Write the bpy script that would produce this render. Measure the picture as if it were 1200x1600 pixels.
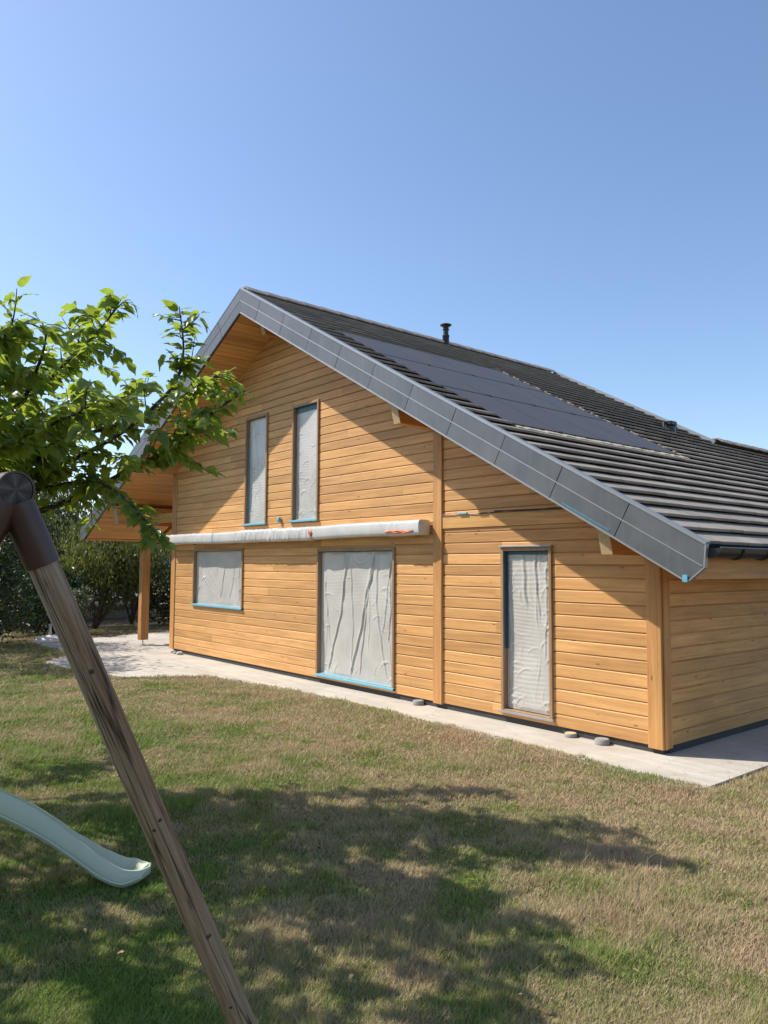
import bpy, math, random
import numpy as np
from mathutils import Vector, Matrix

for o in list(bpy.data.objects):
    bpy.data.objects.remove(o)
scene = bpy.context.scene
COL = scene.collection
rnd = random.Random(7)
rng = np.random.default_rng(11)

# ------------------------------------------------------------------ camera
CAM = Vector((4.415, -7.637, 2.003))
yaw, pitch, roll = (math.radians(a) for a in (50.093, 4.038, 0.328))
fw = Vector((-math.sin(yaw) * math.cos(pitch), math.cos(yaw) * math.cos(pitch), math.sin(pitch)))
rt = Vector((math.cos(yaw), math.sin(yaw), 0))
up = rt.cross(fw)
rt2 = math.cos(roll) * rt + math.sin(roll) * up
up2 = -math.sin(roll) * rt + math.cos(roll) * up
cd = bpy.data.cameras.new('camera')
cam = bpy.data.objects.new('camera', cd)
COL.objects.link(cam)
m = Matrix((rt2, up2, -fw)).transposed().to_4x4()
m.translation = CAM
cam.matrix_world = m
cd.sensor_fit = 'HORIZONTAL'
cd.sensor_width = 36.0
cd.lens = 36.0 * 1187.7 / 1200.0
cd.clip_start = 0.05
cd.clip_end = 6000
scene.camera = cam

# ------------------------------------------------------------------ sky, sun, exposure
SUN_TRAVEL = Vector((1.37, 1.0, -1.835)).normalized()
elev = math.asin(-SUN_TRAVEL.z)
azim = math.atan2(-SUN_TRAVEL.x, -SUN_TRAVEL.y)      # from +Y towards +X
w = bpy.data.worlds.new('World')
scene.world = w
w.use_nodes = True
nt = w.node_tree
sky = nt.nodes.new('ShaderNodeTexSky')
sky.sky_type = 'NISHITA'
sky.sun_disc = False
sky.sun_elevation = elev
sky.sun_rotation = azim
sky.altitude = 300
sky.air_density = 1.06
sky.dust_density = 1.1
sky.ozone_density = 3.5
bg = nt.nodes['Background']
bg.inputs[1].default_value = 0.15
nt.links.new(sky.outputs[0], bg.inputs[0])
sl = bpy.data.lights.new('sun', 'SUN')
sl.energy = 4.6
sl.angle = math.radians(0.55)
sl.color = (1.0, 0.945, 0.86)
so = bpy.data.objects.new('sun', sl)
COL.objects.link(so)
so.rotation_euler = SUN_TRAVEL.to_track_quat('-Z', 'Y').to_euler()
so.location = (-20, -20, 30)
vs = scene.view_settings
vs.view_transform = 'Standard'
vs.look = 'None'
vs.gamma = 1.0
vs.exposure = 0.42
vs.use_curve_mapping = False
scene.render.resolution_x = 768
scene.render.resolution_y = 1024

# ------------------------------------------------------------------ materials
def new_mat(name):
    mt = bpy.data.materials.new(name)
    mt.use_nodes = True
    n = mt.node_tree.nodes
    return mt, n, mt.node_tree.links, n['Principled BSDF']

def ramp(n, stops):
    r = n.new('ShaderNodeValToRGB')
    e = r.color_ramp.elements
    while len(e) < len(stops):
        e.new(0.5)
    for i, (p, c) in enumerate(stops):
        e[i].position = p
        e[i].color = (*c, 1)
    return r

def coords(n, l, scale, randomise=True):
    """Position, shifted per object, scaled."""
    g = n.new('ShaderNodeNewGeometry')
    mp = n.new('ShaderNodeMapping')
    mp.inputs['Scale'].default_value = scale
    if randomise:
        oi = n.new('ShaderNodeObjectInfo')
        mul = n.new('ShaderNodeVectorMath'); mul.operation = 'MULTIPLY'
        cb = n.new('ShaderNodeCombineXYZ')
        for k in range(3):
            l.new(oi.outputs['Random'], cb.inputs[k])
        l.new(cb.outputs[0], mul.inputs[0])
        mul.inputs[1].default_value = (37.0, 53.0, 71.0)
        ad = n.new('ShaderNodeVectorMath'); ad.operation = 'ADD'
        l.new(g.outputs['Position'], ad.inputs[0])
        l.new(mul.outputs[0], ad.inputs[1])
        l.new(ad.outputs[0], mp.inputs['Vector'])
    else:
        l.new(g.outputs['Position'], mp.inputs['Vector'])
    return mp

def noise(n, l, vec, scale, detail=4, rough=0.55, dist=0.0):
    t = n.new('ShaderNodeTexNoise')
    t.inputs['Scale'].default_value = scale
    t.inputs['Detail'].default_value = detail
    t.inputs['Roughness'].default_value = rough
    t.inputs['Distortion'].default_value = dist
    if vec is not None:
        l.new(vec.outputs[0], t.inputs['Vector'])
    return t

def bump(n, l, h, strength, dist, bsdf):
    b = n.new('ShaderNodeBump')
    b.inputs['Strength'].default_value = strength
    b.inputs['Distance'].default_value = dist
    l.new(h, b.inputs['Height'])
    l.new(b.outputs[0], bsdf.inputs['Normal'])
    return b

def mixc(n, l, fac, a, b, mode='MIX'):
    x = n.new('ShaderNodeMix')
    x.data_type = 'RGBA'
    x.blend_type = mode
    for sock, v in ((0, fac), (6, a), (7, b)):
        if hasattr(v, 'links'):
            l.new(v, x.inputs[sock])
        elif isinstance(v, (int, float)):
            x.inputs[sock].default_value = v
        else:
            x.inputs[sock].default_value = (*v, 1)
    return x

def wood(name, axis, dark, light, rough=0.55, tint=0.2, knots=True):
    mt, n, l, b = new_mat(name)
    s = [26.0, 26.0, 26.0]; s[axis] = 0.9
    mp = coords(n, l, s)
    g1 = noise(n, l, mp, 1.0, 6, 0.6, 0.6)
    r = ramp(n, [(0.3, dark), (0.68, light)])
    l.new(g1.outputs['Fac'], r.inputs[0])
    # per board tone
    oi = n.new('ShaderNodeObjectInfo')
    r2 = ramp(n, [(0.0, (1 - tint, 1 - tint * 1.15, 1 - tint * 1.3)), (0.5, (1, 0.99, 0.97)), (1.0, (1 + tint * 0.35, 1 + tint * 0.28, 1 + tint * 0.2))])
    l.new(oi.outputs['Random'], r2.inputs[0])
    c = mixc(n, l, 1.0, r.outputs[0], r2.outputs[0], 'MULTIPLY')
    # broad blotches
    mp2 = coords(n, l, [3.0 if k != axis else 0.8 for k in range(3)])
    g2 = noise(n, l, mp2, 1.0, 3)
    r3 = ramp(n, [(0.3, (0.84, 0.82, 0.8)), (0.7, (1.08, 1.06, 1.04))])
    l.new(g2.outputs['Fac'], r3.inputs[0])
    c = mixc(n, l, 1.0, c.outputs[2], r3.outputs[0], 'MULTIPLY')
    fs = [70.0, 70.0, 70.0]; fs[axis] = 5.0
    mpf = coords(n, l, fs)
    gf = noise(n, l, mpf, 1.0, 3, 0.6, 0.3)
    rf = ramp(n, [(0.28, (0.62, 0.54, 0.46)), (0.42, (1, 1, 1))])
    l.new(gf.outputs['Fac'], rf.inputs[0])
    c = mixc(n, l, 0.5, c.outputs[2], rf.outputs[0], 'MULTIPLY')
    if knots:
        ks = [9.0, 9.0, 9.0]; ks[axis] = 2.6
        mp3 = coords(n, l, ks)
        v = n.new('ShaderNodeTexVoronoi')
        v.inputs['Scale'].default_value = 0.9
        l.new(mp3.outputs[0], v.inputs['Vector'])
        r4 = ramp(n, [(0.03, (0.35, 0.24, 0.16)), (0.1, (1, 1, 1))])
        l.new(v.outputs['Distance'], r4.inputs[0])
        c = mixc(n, l, 1.0, c.outputs[2], r4.outputs[0], 'MULTIPLY')
    l.new(c.outputs[2], b.inputs['Base Color'])
    b.inputs['Roughness'].default_value = rough
    b.inputs['Specular IOR Level'].default_value = 0.35
    bump(n, l, g1.outputs['Fac'], 0.25, 0.004, b)
    return mt

def plain(name, col, rough=0.5, metal=0.0, spec=0.5, var=0.12, scale=6.0, bmp=0.0, bscale=60):
    mt, n, l, b = new_mat(name)
    mp = coords(n, l, (1, 1, 1))
    g = noise(n, l, mp, scale, 5)
    r = ramp(n, [(0.3, tuple(x * (1 - var) for x in col)), (0.7, tuple(min(1, x * (1 + var)) for x in col))])
    l.new(g.outputs['Fac'], r.inputs[0])
    l.new(r.outputs[0], b.inputs['Base Color'])
    b.inputs['Roughness'].default_value = rough
    b.inputs['Metallic'].default_value = metal
    b.inputs['Specular IOR Level'].default_value = spec
    if bmp:
        g2 = noise(n, l, mp, bscale, 4)
        bump(n, l, g2.outputs['Fac'], bmp, 0.01, b)
    return mt

DK, LT = (0.53, 0.274, 0.097), (0.75, 0.424, 0.165)
M = {}
M['boardX'] = wood('larch_board_x', 0, DK, LT)
M['boardY'] = wood('larch_board_y', 1, DK, LT)
M['postZ'] = wood('larch_post', 2, (0.45, 0.212, 0.073), (0.64, 0.345, 0.125), tint=0.1)
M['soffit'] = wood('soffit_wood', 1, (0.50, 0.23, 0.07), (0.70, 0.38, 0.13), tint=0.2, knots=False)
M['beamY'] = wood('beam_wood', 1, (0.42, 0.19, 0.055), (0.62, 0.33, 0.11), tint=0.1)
M['beamX'] = wood('beam_wood_x', 0, (0.46, 0.235, 0.07), (0.70, 0.40, 0.14), tint=0.05)
M['frame'] = wood('window_frame_wood', 2, (0.27, 0.165, 0.09), (0.40, 0.26, 0.15), tint=0.05, knots=False)
M['endgrain'] = plain('end_grain', (0.58, 0.40, 0.21), 0.7, var=0.15, scale=40)
M['zinc'] = plain('anthracite_aluminium', (0.115, 0.121, 0.127), 0.42, 0.3, 0.5, var=0.06, scale=2.5)
M['zinclight'] = plain('aluminium_edge', (0.33, 0.33, 0.33), 0.4, 0.5, var=0.05)
M['black'] = plain('black_plastic', (0.016, 0.017, 0.018), 0.38, var=0.2)
M['plinth'] = plain('plinth_bitumen', (0.045, 0.043, 0.04), 0.85, var=0.2, scale=12)
M['tape'] = plain('blue_tape', (0.13, 0.40, 0.52), 0.5, var=0.12, scale=30)
M['tapedark'] = plain('blue_tape_film', (0.04, 0.105, 0.14), 0.5, var=0.15, scale=20)
M['orange'] = plain('orange_strap', (0.75, 0.17, 0.04), 0.5, var=0.2, scale=30)
M['flash'] = plain('grey_flashing', (0.33, 0.33, 0.34), 0.4, 0.3)
M['foam'] = plain('cream_foam', (0.50, 0.42, 0.30), 0.9, var=0.15, scale=15, bmp=0.4)
M['mortar'] = plain('rough_mortar', (0.34, 0.25, 0.18), 0.95, var=0.3, scale=25, bmp=0.5)
M['grey_disc'] = plain('grey_concrete_disc', (0.27, 0.265, 0.255), 0.8, var=0.15, scale=20)
M['tan_disc'] = plain('tan_disc', (0.55, 0.43, 0.25), 0.7, var=0.2, scale=30)
M['white_plastic'] = plain('white_plastic', (0.68, 0.66, 0.60), 0.5, var=0.1)
M['metal'] = plain('galvanised_tube', (0.45, 0.46, 0.46), 0.35, 0.8)
M['rubble'] = plain('rubble_stone', (0.45, 0.43, 0.40), 0.9, var=0.2, scale=20, bmp=0.3)

def zinc_mat():
    mt, n, l, b = new_mat('anthracite_aluminium')
    mp = coords(n, l, (1, 1, 1))
    g = noise(n, l, mp, 2.2, 6, 0.65)
    r = ramp(n, [(0.3, (0.102, 0.107, 0.112)), (0.7, (0.128, 0.134, 0.14))])
    l.new(g.outputs['Fac'], r.inputs[0])
    oi = n.new('ShaderNodeObjectInfo')
    r2 = ramp(n, [(0, (0.88, 0.88, 0.88)), (1, (1.14, 1.14, 1.14))])
    l.new(oi.outputs['Random'], r2.inputs[0])
    c = mixc(n, l, 1.0, r.outputs[0], r2.outputs[0], 'MULTIPLY')
    # dust runs
    mp2 = coords(n, l, (14, 1, 0.8), False)
    g2 = noise(n, l, mp2, 1.0, 4, 0.6)
    r3 = ramp(n, [(0.5, (0, 0, 0)), (0.8, (0.5, 0.5, 0.5))])
    l.new(g2.outputs['Fac'], r3.inputs[0])
    c2 = mixc(n, l, r3.outputs[0], c.outputs[2], (0.19, 0.18, 0.165))
    l.new(c2.outputs[2], b.inputs['Base Color'])
    b.inputs['Metallic'].default_value = 0.3
    r4 = ramp(n, [(0.3, (0.36,) * 3), (0.7, (0.5,) * 3)])
    l.new(g.outputs['Fac'], r4.inputs[0]); l.new(r4.outputs[0], b.inputs['Roughness'])
    g3 = noise(n, l, mp, 1.6, 2)
    bump(n, l, g3.outputs['Fac'], 0.12, 0.03, b)
    return mt
M['zinc'] = zinc_mat()

def tile_mat():
    mt, n, l, b = new_mat('concrete_roof_tile')
    mp = coords(n, l, (1, 1, 1))
    g = noise(n, l, mp, 9, 6, 0.65)
    r = ramp(n, [(0.3, (0.235, 0.20, 0.163)), (0.7, (0.315, 0.27, 0.22))])
    l.new(g.outputs['Fac'], r.inputs[0])
    oi = n.new('ShaderNodeObjectInfo')
    r2 = ramp(n, [(0, (0.86, 0.86, 0.88)), (1, (1.12, 1.1, 1.06))])
    l.new(oi.outputs['Random'], r2.inputs[0])
    c = mixc(n, l, 1.0, r.outputs[0], r2.outputs[0], 'MULTIPLY')
    # pale lichen and dust flecks
    mp2 = coords(n, l, (1, 1, 1), False)
    g2 = noise(n, l, mp2, 1.1, 5, 0.7)
    r3 = ramp(n, [(0.5, (0, 0, 0)), (0.75, (1, 1, 1))])
    l.new(g2.outputs['Fac'], r3.inputs[0])
    c2 = mixc(n, l, r3.outputs[0], c.outputs[2], (0.36, 0.315, 0.255))
    l.new(c2.outputs[2], b.inputs['Base Color'])
    b.inputs['Roughness'].default_value = 0.72
    b.inputs['Specular IOR Level'].default_value = 0.35
    g3 = noise(n, l, mp2, 120, 3)
    bump(n, l, g3.outputs['Fac'], 0.3, 0.004, b)
    return mt
M['tile'] = tile_mat()

def solar_mat():
    mt, n, l, b = new_mat('solar_glass')
    mp = coords(n, l, (1, 1, 1), False)
    g = noise(n, l, mp, 1.5, 4)
    r = ramp(n, [(0.35, (0.070, 0.061, 0.054)), (0.7, (0.095, 0.083, 0.074))])
    l.new(g.outputs['Fac'], r.inputs[0])
    l.new(r.outputs[0], b.inputs['Base Color'])
    r2 = ramp(n, [(0.3, (0.40,) * 3), (0.7, (0.52,) * 3)])
    l.new(g.outputs['Fac'], r2.inputs[0])
    l.new(r2.outputs[0], b.inputs['Roughness'])
    b.inputs['Specular IOR Level'].default_value = 0.4
    b.inputs['IOR'].default_value = 1.35
    return mt
M['solar'] = solar_mat()

def film_mat():
    mt, n, l, b = new_mat('masking_film')
    mp = coords(n, l, (1, 1, 1))
    g = noise(n, l, mp, 3, 4)
    r = ramp(n, [(0.3, (0.45, 0.425, 0.385)), (0.7, (0.54, 0.512, 0.465))])
    l.new(g.outputs['Fac'], r.inputs[0])
    l.new(r.outputs[0], b.inputs['Base Color'])
    b.inputs['Roughness'].default_value = 0.26
    b.inputs['Specular IOR Level'].default_value = 0.6
    g2 = noise(n, l, mp, 38, 3, 0.5, 1.0)
    bump(n, l, g2.outputs['Fac'], 0.10, 0.006, b)
    return mt
M['film'] = film_mat()

def concrete_mat():
    mt, n, l, b = new_mat('pale_concrete_slab')
    mp = coords(n, l, (1, 1, 1), False)
    g = noise(n, l, mp, 1.3, 8, 0.65)
    r = ramp(n, [(0.3, (0.42, 0.383, 0.322)), (0.7, (0.575, 0.533, 0.457))])
    l.new(g.outputs['Fac'], r.inputs[0])
    mp2 = coords(n, l, (0.5, 6, 1), False)
    g2 = noise(n, l, mp2, 1.4, 5, 0.6)
    r2 = ramp(n, [(0.35, (0.86, 0.86, 0.85)), (0.65, (1.05, 1.04, 1.03))])
    l.new(g2.outputs['Fac'], r2.inputs[0])
    c = mixc(n, l, 1, r.outputs[0], r2.outputs[0], 'MULTIPLY')
    g3 = noise(n, l, mp, 55, 4, 0.6)
    r3 = ramp(n, [(0.3, (0.86, 0.86, 0.86)), (0.6, (1.04, 1.04, 1.04))])
    l.new(g3.outputs['Fac'], r3.inputs[0])
    c = mixc(n, l, 1, c.outputs[2], r3.outputs[0], 'MULTIPLY')
    # hairline cracks
    v = n.new('ShaderNodeTexVoronoi'); v.feature = 'DISTANCE_TO_EDGE'
    v.inputs['Scale'].default_value = 0.55
    gd = noise(n, l, mp, 3.0, 4)
    ad = n.new('ShaderNodeVectorMath'); ad.operation = 'MULTIPLY_ADD'
    l.new(gd.outputs['Color'], ad.inputs[0]); ad.inputs[1].default_value = (0.5, 0.5, 0.5); l.new(mp.outputs[0], ad.inputs[2])
    l.new(ad.outputs[0], v.inputs['Vector'])
    r4 = ramp(n, [(0.0, (0.72, 0.72, 0.72)), (0.004, (1, 1, 1))])
    l.new(v.outputs['Distance'], r4.inputs[0])
    c = mixc(n, l, 1, c.outputs[2], r4.outputs[0], 'MULTIPLY')
    l.new(c.outputs[2], b.inputs['Base Color'])
    b.inputs['Roughness'].default_value = 0.85
    bump(n, l, g3.outputs['Fac'], 0.3, 0.004, b)
    return mt
M['slab'] = concrete_mat()

def lawn_colour(n, l):
    """Dry straw against green patches: colour sockets shared by ground and blades."""
    mp = coords(n, l, (1, 1, 1), False)
    g0 = noise(n, l, mp, 0.62, 7, 0.66)
    g = n.new('ShaderNodeMath'); g.operation = 'MULTIPLY_ADD'
    l.new(g0.outputs['Fac'], g.inputs[0]); g.inputs[1].default_value = 1.35; g.inputs[2].default_value = -0.19
    # greener towards the play corner of the garden, drier along the house
    sp = n.new('ShaderNodeSeparateXYZ')
    l.new(mp.outputs[0], sp.inputs[0])
    mr = n.new('ShaderNodeMapRange')
    mr.inputs['From Min'].default_value = -1.2
    mr.inputs['From Max'].default_value = -7.5
    mr.inputs['To Min'].default_value = -0.12
    mr.inputs['To Max'].default_value = 0.27
    l.new(sp.outputs['Y'], mr.inputs['Value'])
    mr2 = n.new('ShaderNodeMapRange')
    mr2.inputs['From Min'].default_value = -0.5
    mr2.inputs['From Max'].default_value = 3.0
    mr2.inputs['To Min'].default_value = 0.0
    mr2.inputs['To Max'].default_value = -0.17
    l.new(sp.outputs['X'], mr2.inputs['Value'])
    a1 = n.new('ShaderNodeMath'); a1.operation = 'ADD'
    l.new(g.outputs[0], a1.inputs[0]); l.new(mr.outputs[0], a1.inputs[1])
    a2 = n.new('ShaderNodeMath'); a2.operation = 'ADD'
    l.new(a1.outputs[0], a2.inputs[0]); l.new(mr2.outputs[0], a2.inputs[1])
    return mp, a2

def ground_mat():
    mt, n, l, b = new_mat('lawn_soil')
    mp, a = lawn_colour(n, l)
    r = ramp(n, [(0.3, (0.21, 0.155, 0.095)), (0.5, (0.14, 0.117, 0.06)), (0.68, (0.06, 0.07, 0.026))])
    l.new(a.outputs[0], r.inputs[0])
    g = noise(n, l, mp, 45, 6, 0.7)
    r2 = ramp(n, [(0.3, (0.55, 0.55, 0.55)), (0.7, (1.3, 1.3, 1.3))])
    l.new(g.outputs['Fac'], r2.inputs[0])
    c = mixc(n, l, 1, r.outputs[0], r2.outputs[0], 'MULTIPLY')
    l.new(c.outputs[2], b.inputs['Base Color'])
    b.inputs['Roughness'].default_value = 0.95
    b.inputs['Specular IOR Level'].default_value = 0.1
    bump(n, l, g.outputs['Fac'], 0.6, 0.02, b)
    return mt
M['ground'] = ground_mat()

def blade_mat():
    mt, n, l, b = new_mat('grass_blade')
    mp, a = lawn_colour(n, l)
    at = n.new('ShaderNodeAttribute'); at.attribute_name = 'tone'
    ma = n.new('ShaderNodeMath'); ma.operation = 'MULTIPLY_ADD'
    l.new(at.outputs['Fac'], ma.inputs[0]); ma.inputs[1].default_value = 0.62; ma.inputs[2].default_value = -0.31
    a3 = n.new('ShaderNodeMath'); a3.operation = 'ADD'
    l.new(a.outputs[0], a3.inputs[0]); l.new(ma.outputs[0], a3.inputs[1])
    r = ramp(n, [(0.12, (0.50, 0.36, 0.215)), (0.34, (0.52, 0.42, 0.245)), (0.48, (0.40, 0.35, 0.165)), (0.62, (0.30, 0.315, 0.095)), (0.78, (0.185, 0.26, 0.05)), (0.95, (0.21, 0.31, 0.055))])
    l.new(a3.outputs[0], r.inputs[0])
    l.new(r.outputs[0], b.inputs['Base Color'])
    b.inputs['Roughness'].default_value = 0.6
    b.inputs['Specular IOR Level'].default_value = 0.2
    tr = n.new('ShaderNodeBsdfTranslucent')
    l.new(r.outputs[0], tr.inputs['Color'])
    mx = n.new('ShaderNodeMixShader'); mx.inputs[0].default_value = 0.3
    l.new(b.outputs[0], mx.inputs[1]); l.new(tr.outputs[0], mx.inputs[2])
    l.new(mx.outputs[0], n['Material Output'].inputs['Surface'])
    return mt
M['blade'] = blade_mat()

def leaf_mat(name, c0, c1, trans, tmix=0.4, gloss=0.4):
    mt, n, l, b = new_mat(name)
    mp = coords(n, l, (1, 1, 1))
    g = noise(n, l, mp, 3.3, 3)
    r = ramp(n, [(0.3, c0), (0.7, c1)])
    l.new(g.outputs['Fac'], r.inputs[0])
    l.new(r.outputs[0], b.inputs['Base Color'])
    b.inputs['Roughness'].default_value = gloss
    b.inputs['Specular IOR Level'].default_value = 0.5
    tr = n.new('ShaderNodeBsdfTranslucent')
    r2 = ramp(n, [(0.3, tuple(x * 0.75 for x in trans)), (0.7, trans)])
    l.new(g.outputs['Fac'], r2.inputs[0])
    l.new(r2.outputs[0], tr.inputs['Color'])
    mx = n.new('ShaderNodeMixShader'); mx.inputs[0].default_value = tmix
    l.new(b.outputs[0], mx.inputs[1]); l.new(tr.outputs[0], mx.inputs[2])
    l.new(mx.outputs[0], n['Material Output'].inputs['Surface'])
    return mt
M['leaf'] = leaf_mat('mulberry_leaf', (0.075, 0.14, 0.026), (0.135, 0.205, 0.044), (0.46, 0.58, 0.06), 0.46, 0.3)
M['leaf_dark'] = leaf_mat('laurel_leaf', (0.02, 0.04, 0.012), (0.04, 0.07, 0.02), (0.06, 0.10, 0.02), 0.25, 0.4)
M['leaf_olive'] = leaf_mat('willow_leaf', (0.06, 0.085, 0.03), (0.11, 0.125, 0.05), (0.19, 0.22, 0.05), 0.35, 0.5)
M['leaf_yellow'] = leaf_mat('yellow_green_leaf', (0.06, 0.085, 0.018), (0.12, 0.13, 0.032), (0.24, 0.26, 0.05), 0.38, 0.5)
M['leaf_grey'] = leaf_mat('grey_green_leaf', (0.085, 0.11, 0.065), (0.15, 0.17, 0.10), (0.18, 0.22, 0.09), 0.3, 0.55)
M['bark'] = plain('bark', (0.075, 0.06, 0.045), 0.9, var=0.4, scale=18, bmp=0.6, bscale=30)
M['hill'] = plain('wooded_hill_hazed', (0.10, 0.135, 0.15), 1.0, var=0.25, scale=0.05, spec=0.0)  # blue of distance haze is put into the forest colour
M['render'] = plain('cream_render', (0.5, 0.46, 0.38), 0.9, var=0.1)
M['greytile'] = plain('grey_roof_tile', (0.20, 0.185, 0.17), 0.85, var=0.2, scale=3)
M['glass'] = plain('dark_glass', (0.02, 0.025, 0.03), 0.08, spec=0.8)
M['carpaint'] = plain('silver_car_paint', (0.55, 0.56, 0.58), 0.25, 0.4)
M['tyre'] = plain('tyre', (0.02, 0.02, 0.02), 0.8)
M['fencewood'] = plain('weathered_fence', (0.17, 0.13, 0.09), 0.9, var=0.3, scale=12)
M['wallstone'] = plain('garden_wall', (0.36, 0.33, 0.29), 0.9, var=0.2, scale=8, bmp=0.3)
M['slide'] = plain('pale_green_plastic', (0.50, 0.54, 0.405), 0.42, var=0.05, scale=4)
M['collar'] = plain('brown_coated_steel', (0.062, 0.028, 0.023), 0.36, 0.1, var=0.2, scale=6)

def pole_mat():
    mt, n, l, b = new_mat('weathered_round_pole')
    tc = n.new('ShaderNodeTexCoord')
    mp = n.new('ShaderNodeMapping')
    mp.inputs['Scale'].default_value = (42, 42, 2.2)
    l.new(tc.outputs['Object'], mp.inputs['Vector'])
    g = noise(n, l, mp, 1.6, 7, 0.62, 0.9)
    r = ramp(n, [(0.28, (0.09, 0.062, 0.04)), (0.40, (0.27, 0.20, 0.138)), (0.55, (0.36, 0.285, 0.205)), (0.75, (0.47, 0.39, 0.30))])
    l.new(g.outputs['Fac'], r.inputs[0])
    g2 = noise(n, l, mp, 0.12, 4)
    r2 = ramp(n, [(0.36, (0.72, 0.52, 0.38)), (0.6, (1.05, 1.05, 1.05))])
    l.new(g2.outputs['Fac'], r2.inputs[0])
    c = mixc(n, l, 1, r.outputs[0], r2.outputs[0], 'MULTIPLY')
    # long drying cracks
    mp3 = n.new('ShaderNodeMapping'); mp3.inputs['Scale'].default_value = (20, 20, 0.55)
    l.new(tc.outputs['Object'], mp3.inputs['Vector'])
    v = n.new('ShaderNodeTexVoronoi'); v.feature = 'DISTANCE_TO_EDGE'; v.inputs['Scale'].default_value = 1.1
    gd = noise(n, l, mp3, 2.0, 3)
    ad = n.new('ShaderNodeVectorMath'); ad.operation = 'MULTIPLY_ADD'
    l.new(gd.outputs['Color'], ad.inputs[0]); ad.inputs[1].default_value = (0.7, 0.7, 0.7); l.new(mp3.outputs[0], ad.inputs[2])
    l.new(ad.outputs[0], v.inputs['Vector'])
    r3 = ramp(n, [(0.0, (0.16, 0.13, 0.11)), (0.05, (1, 1, 1))])
    l.new(v.outputs['Distance'], r3.inputs[0])
    c = mixc(n, l, 1, c.outputs[2], r3.outputs[0], 'MULTIPLY')
    # knots
    mp4 = n.new('ShaderNodeMapping'); mp4.inputs['Scale'].default_value = (7, 7, 3.4)
    l.new(tc.outputs['Object'], mp4.inputs['Vector'])
    v2 = n.new('ShaderNodeTexVoronoi'); v2.inputs['Scale'].default_value = 0.9
    l.new(mp4.outputs[0], v2.inputs['Vector'])
    r4 = ramp(n, [(0.07, (0.12, 0.09, 0.07)), (0.11, (0.5, 0.38, 0.3)), (0.2, (1, 1, 1))])
    l.new(v2.outputs['Distance'], r4.inputs[0])
    c = mixc(n, l, 1, c.outputs[2], r4.outputs[0], 'MULTIPLY')
    l.new(c.outputs[2], b.inputs['Base Color'])
    b.inputs['Roughness'].default_value = 0.75
    b.inputs['Specular IOR Level'].default_value = 0.3
    mh = mixc(n, l, 1, g.outputs['Fac'], r3.outputs[0], 'MULTIPLY')
    bump(n, l, mh.outputs[2], 0.6, 0.006, b)
    return mt
M['pole'] = pole_mat()

def endcap_mat():
    mt, n, l, b = new_mat('log_end_grain')
    tc = n.new('ShaderNodeTexCoord')
    wv = n.new('ShaderNodeTexWave'); wv.wave_type = 'RINGS'; wv.rings_direction = 'Z'
    wv.inputs['Scale'].default_value = 34; wv.inputs['Distortion'].default_value = 5.0; wv.inputs['Detail Scale'].default_value = 30
    l.new(tc.outputs['Object'], wv.inputs['Vector'])
    r = ramp(n, [(0.1, (0.062, 0.052, 0.046)), (0.9, (0.10, 0.085, 0.076))])
    l.new(wv.outputs['Fac'], r.inputs[0])
    gr = n.new('ShaderNodeTexGradient'); gr.gradient_type = 'RADIAL'
    l.new(tc.outputs['Object'], gr.inputs['Vector'])
    ml = n.new('ShaderNodeMath'); ml.operation = 'MULTIPLY'; ml.inputs[1].default_value = 5
    l.new(gr.outputs['Fac'], ml.inputs[0])
    fr = n.new('ShaderNodeMath'); fr.operation = 'FRACT'; l.new(ml.outputs[0], fr.inputs[0])
    r2 = ramp(n, [(0.0, (0.25, 0.24, 0.23)), (0.04, (0.9, 0.9, 0.9)), (0.4, (0.45, 0.40, 0.38)), (1.0, (1.5, 1.5, 1.5))])
    l.new(fr.outputs[0], r2.inputs[0])
    c = mixc(n, l, 1, r.outputs[0], r2.outputs[0], 'MULTIPLY')
    l.new(c.outputs[2], b.inputs['Base Color'])
    b.inputs['Roughness'].default_value = 0.8
    return mt
M['endcap'] = endcap_mat()
M['knot'] = plain('pole_knot', (0.055, 0.04, 0.03), 0.8, var=0.3, scale=60)

# ------------------------------------------------------------------ mesh helpers
def set_props(o, label=None, cat=None, group=None, kind=None):
    if label: o['label'] = label
    if cat: o['category'] = cat
    if group: o['group'] = group
    if kind: o['kind'] = kind
    return o

def link(o, parent=None, world=None):
    COL.objects.link(o)
    if world is not None:
        o.matrix_basis = world
    if parent is not None:
        o.parent = parent
        wm = WORLD.get(parent.name, Matrix.Identity(4))
        o.matrix_parent_inverse = wm.inverted()
    WORLD[o.name] = world if world is not None else Matrix.Identity(4)
    return o
WORLD = {}

def thing(name, loc, label, cat, group=None, kind=None):
    o = bpy.data.objects.new(name, None)
    o.empty_display_size = 0.2
    link(o, None, Matrix.Translation(loc))
    return set_props(o, label, cat, group, kind)

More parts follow.
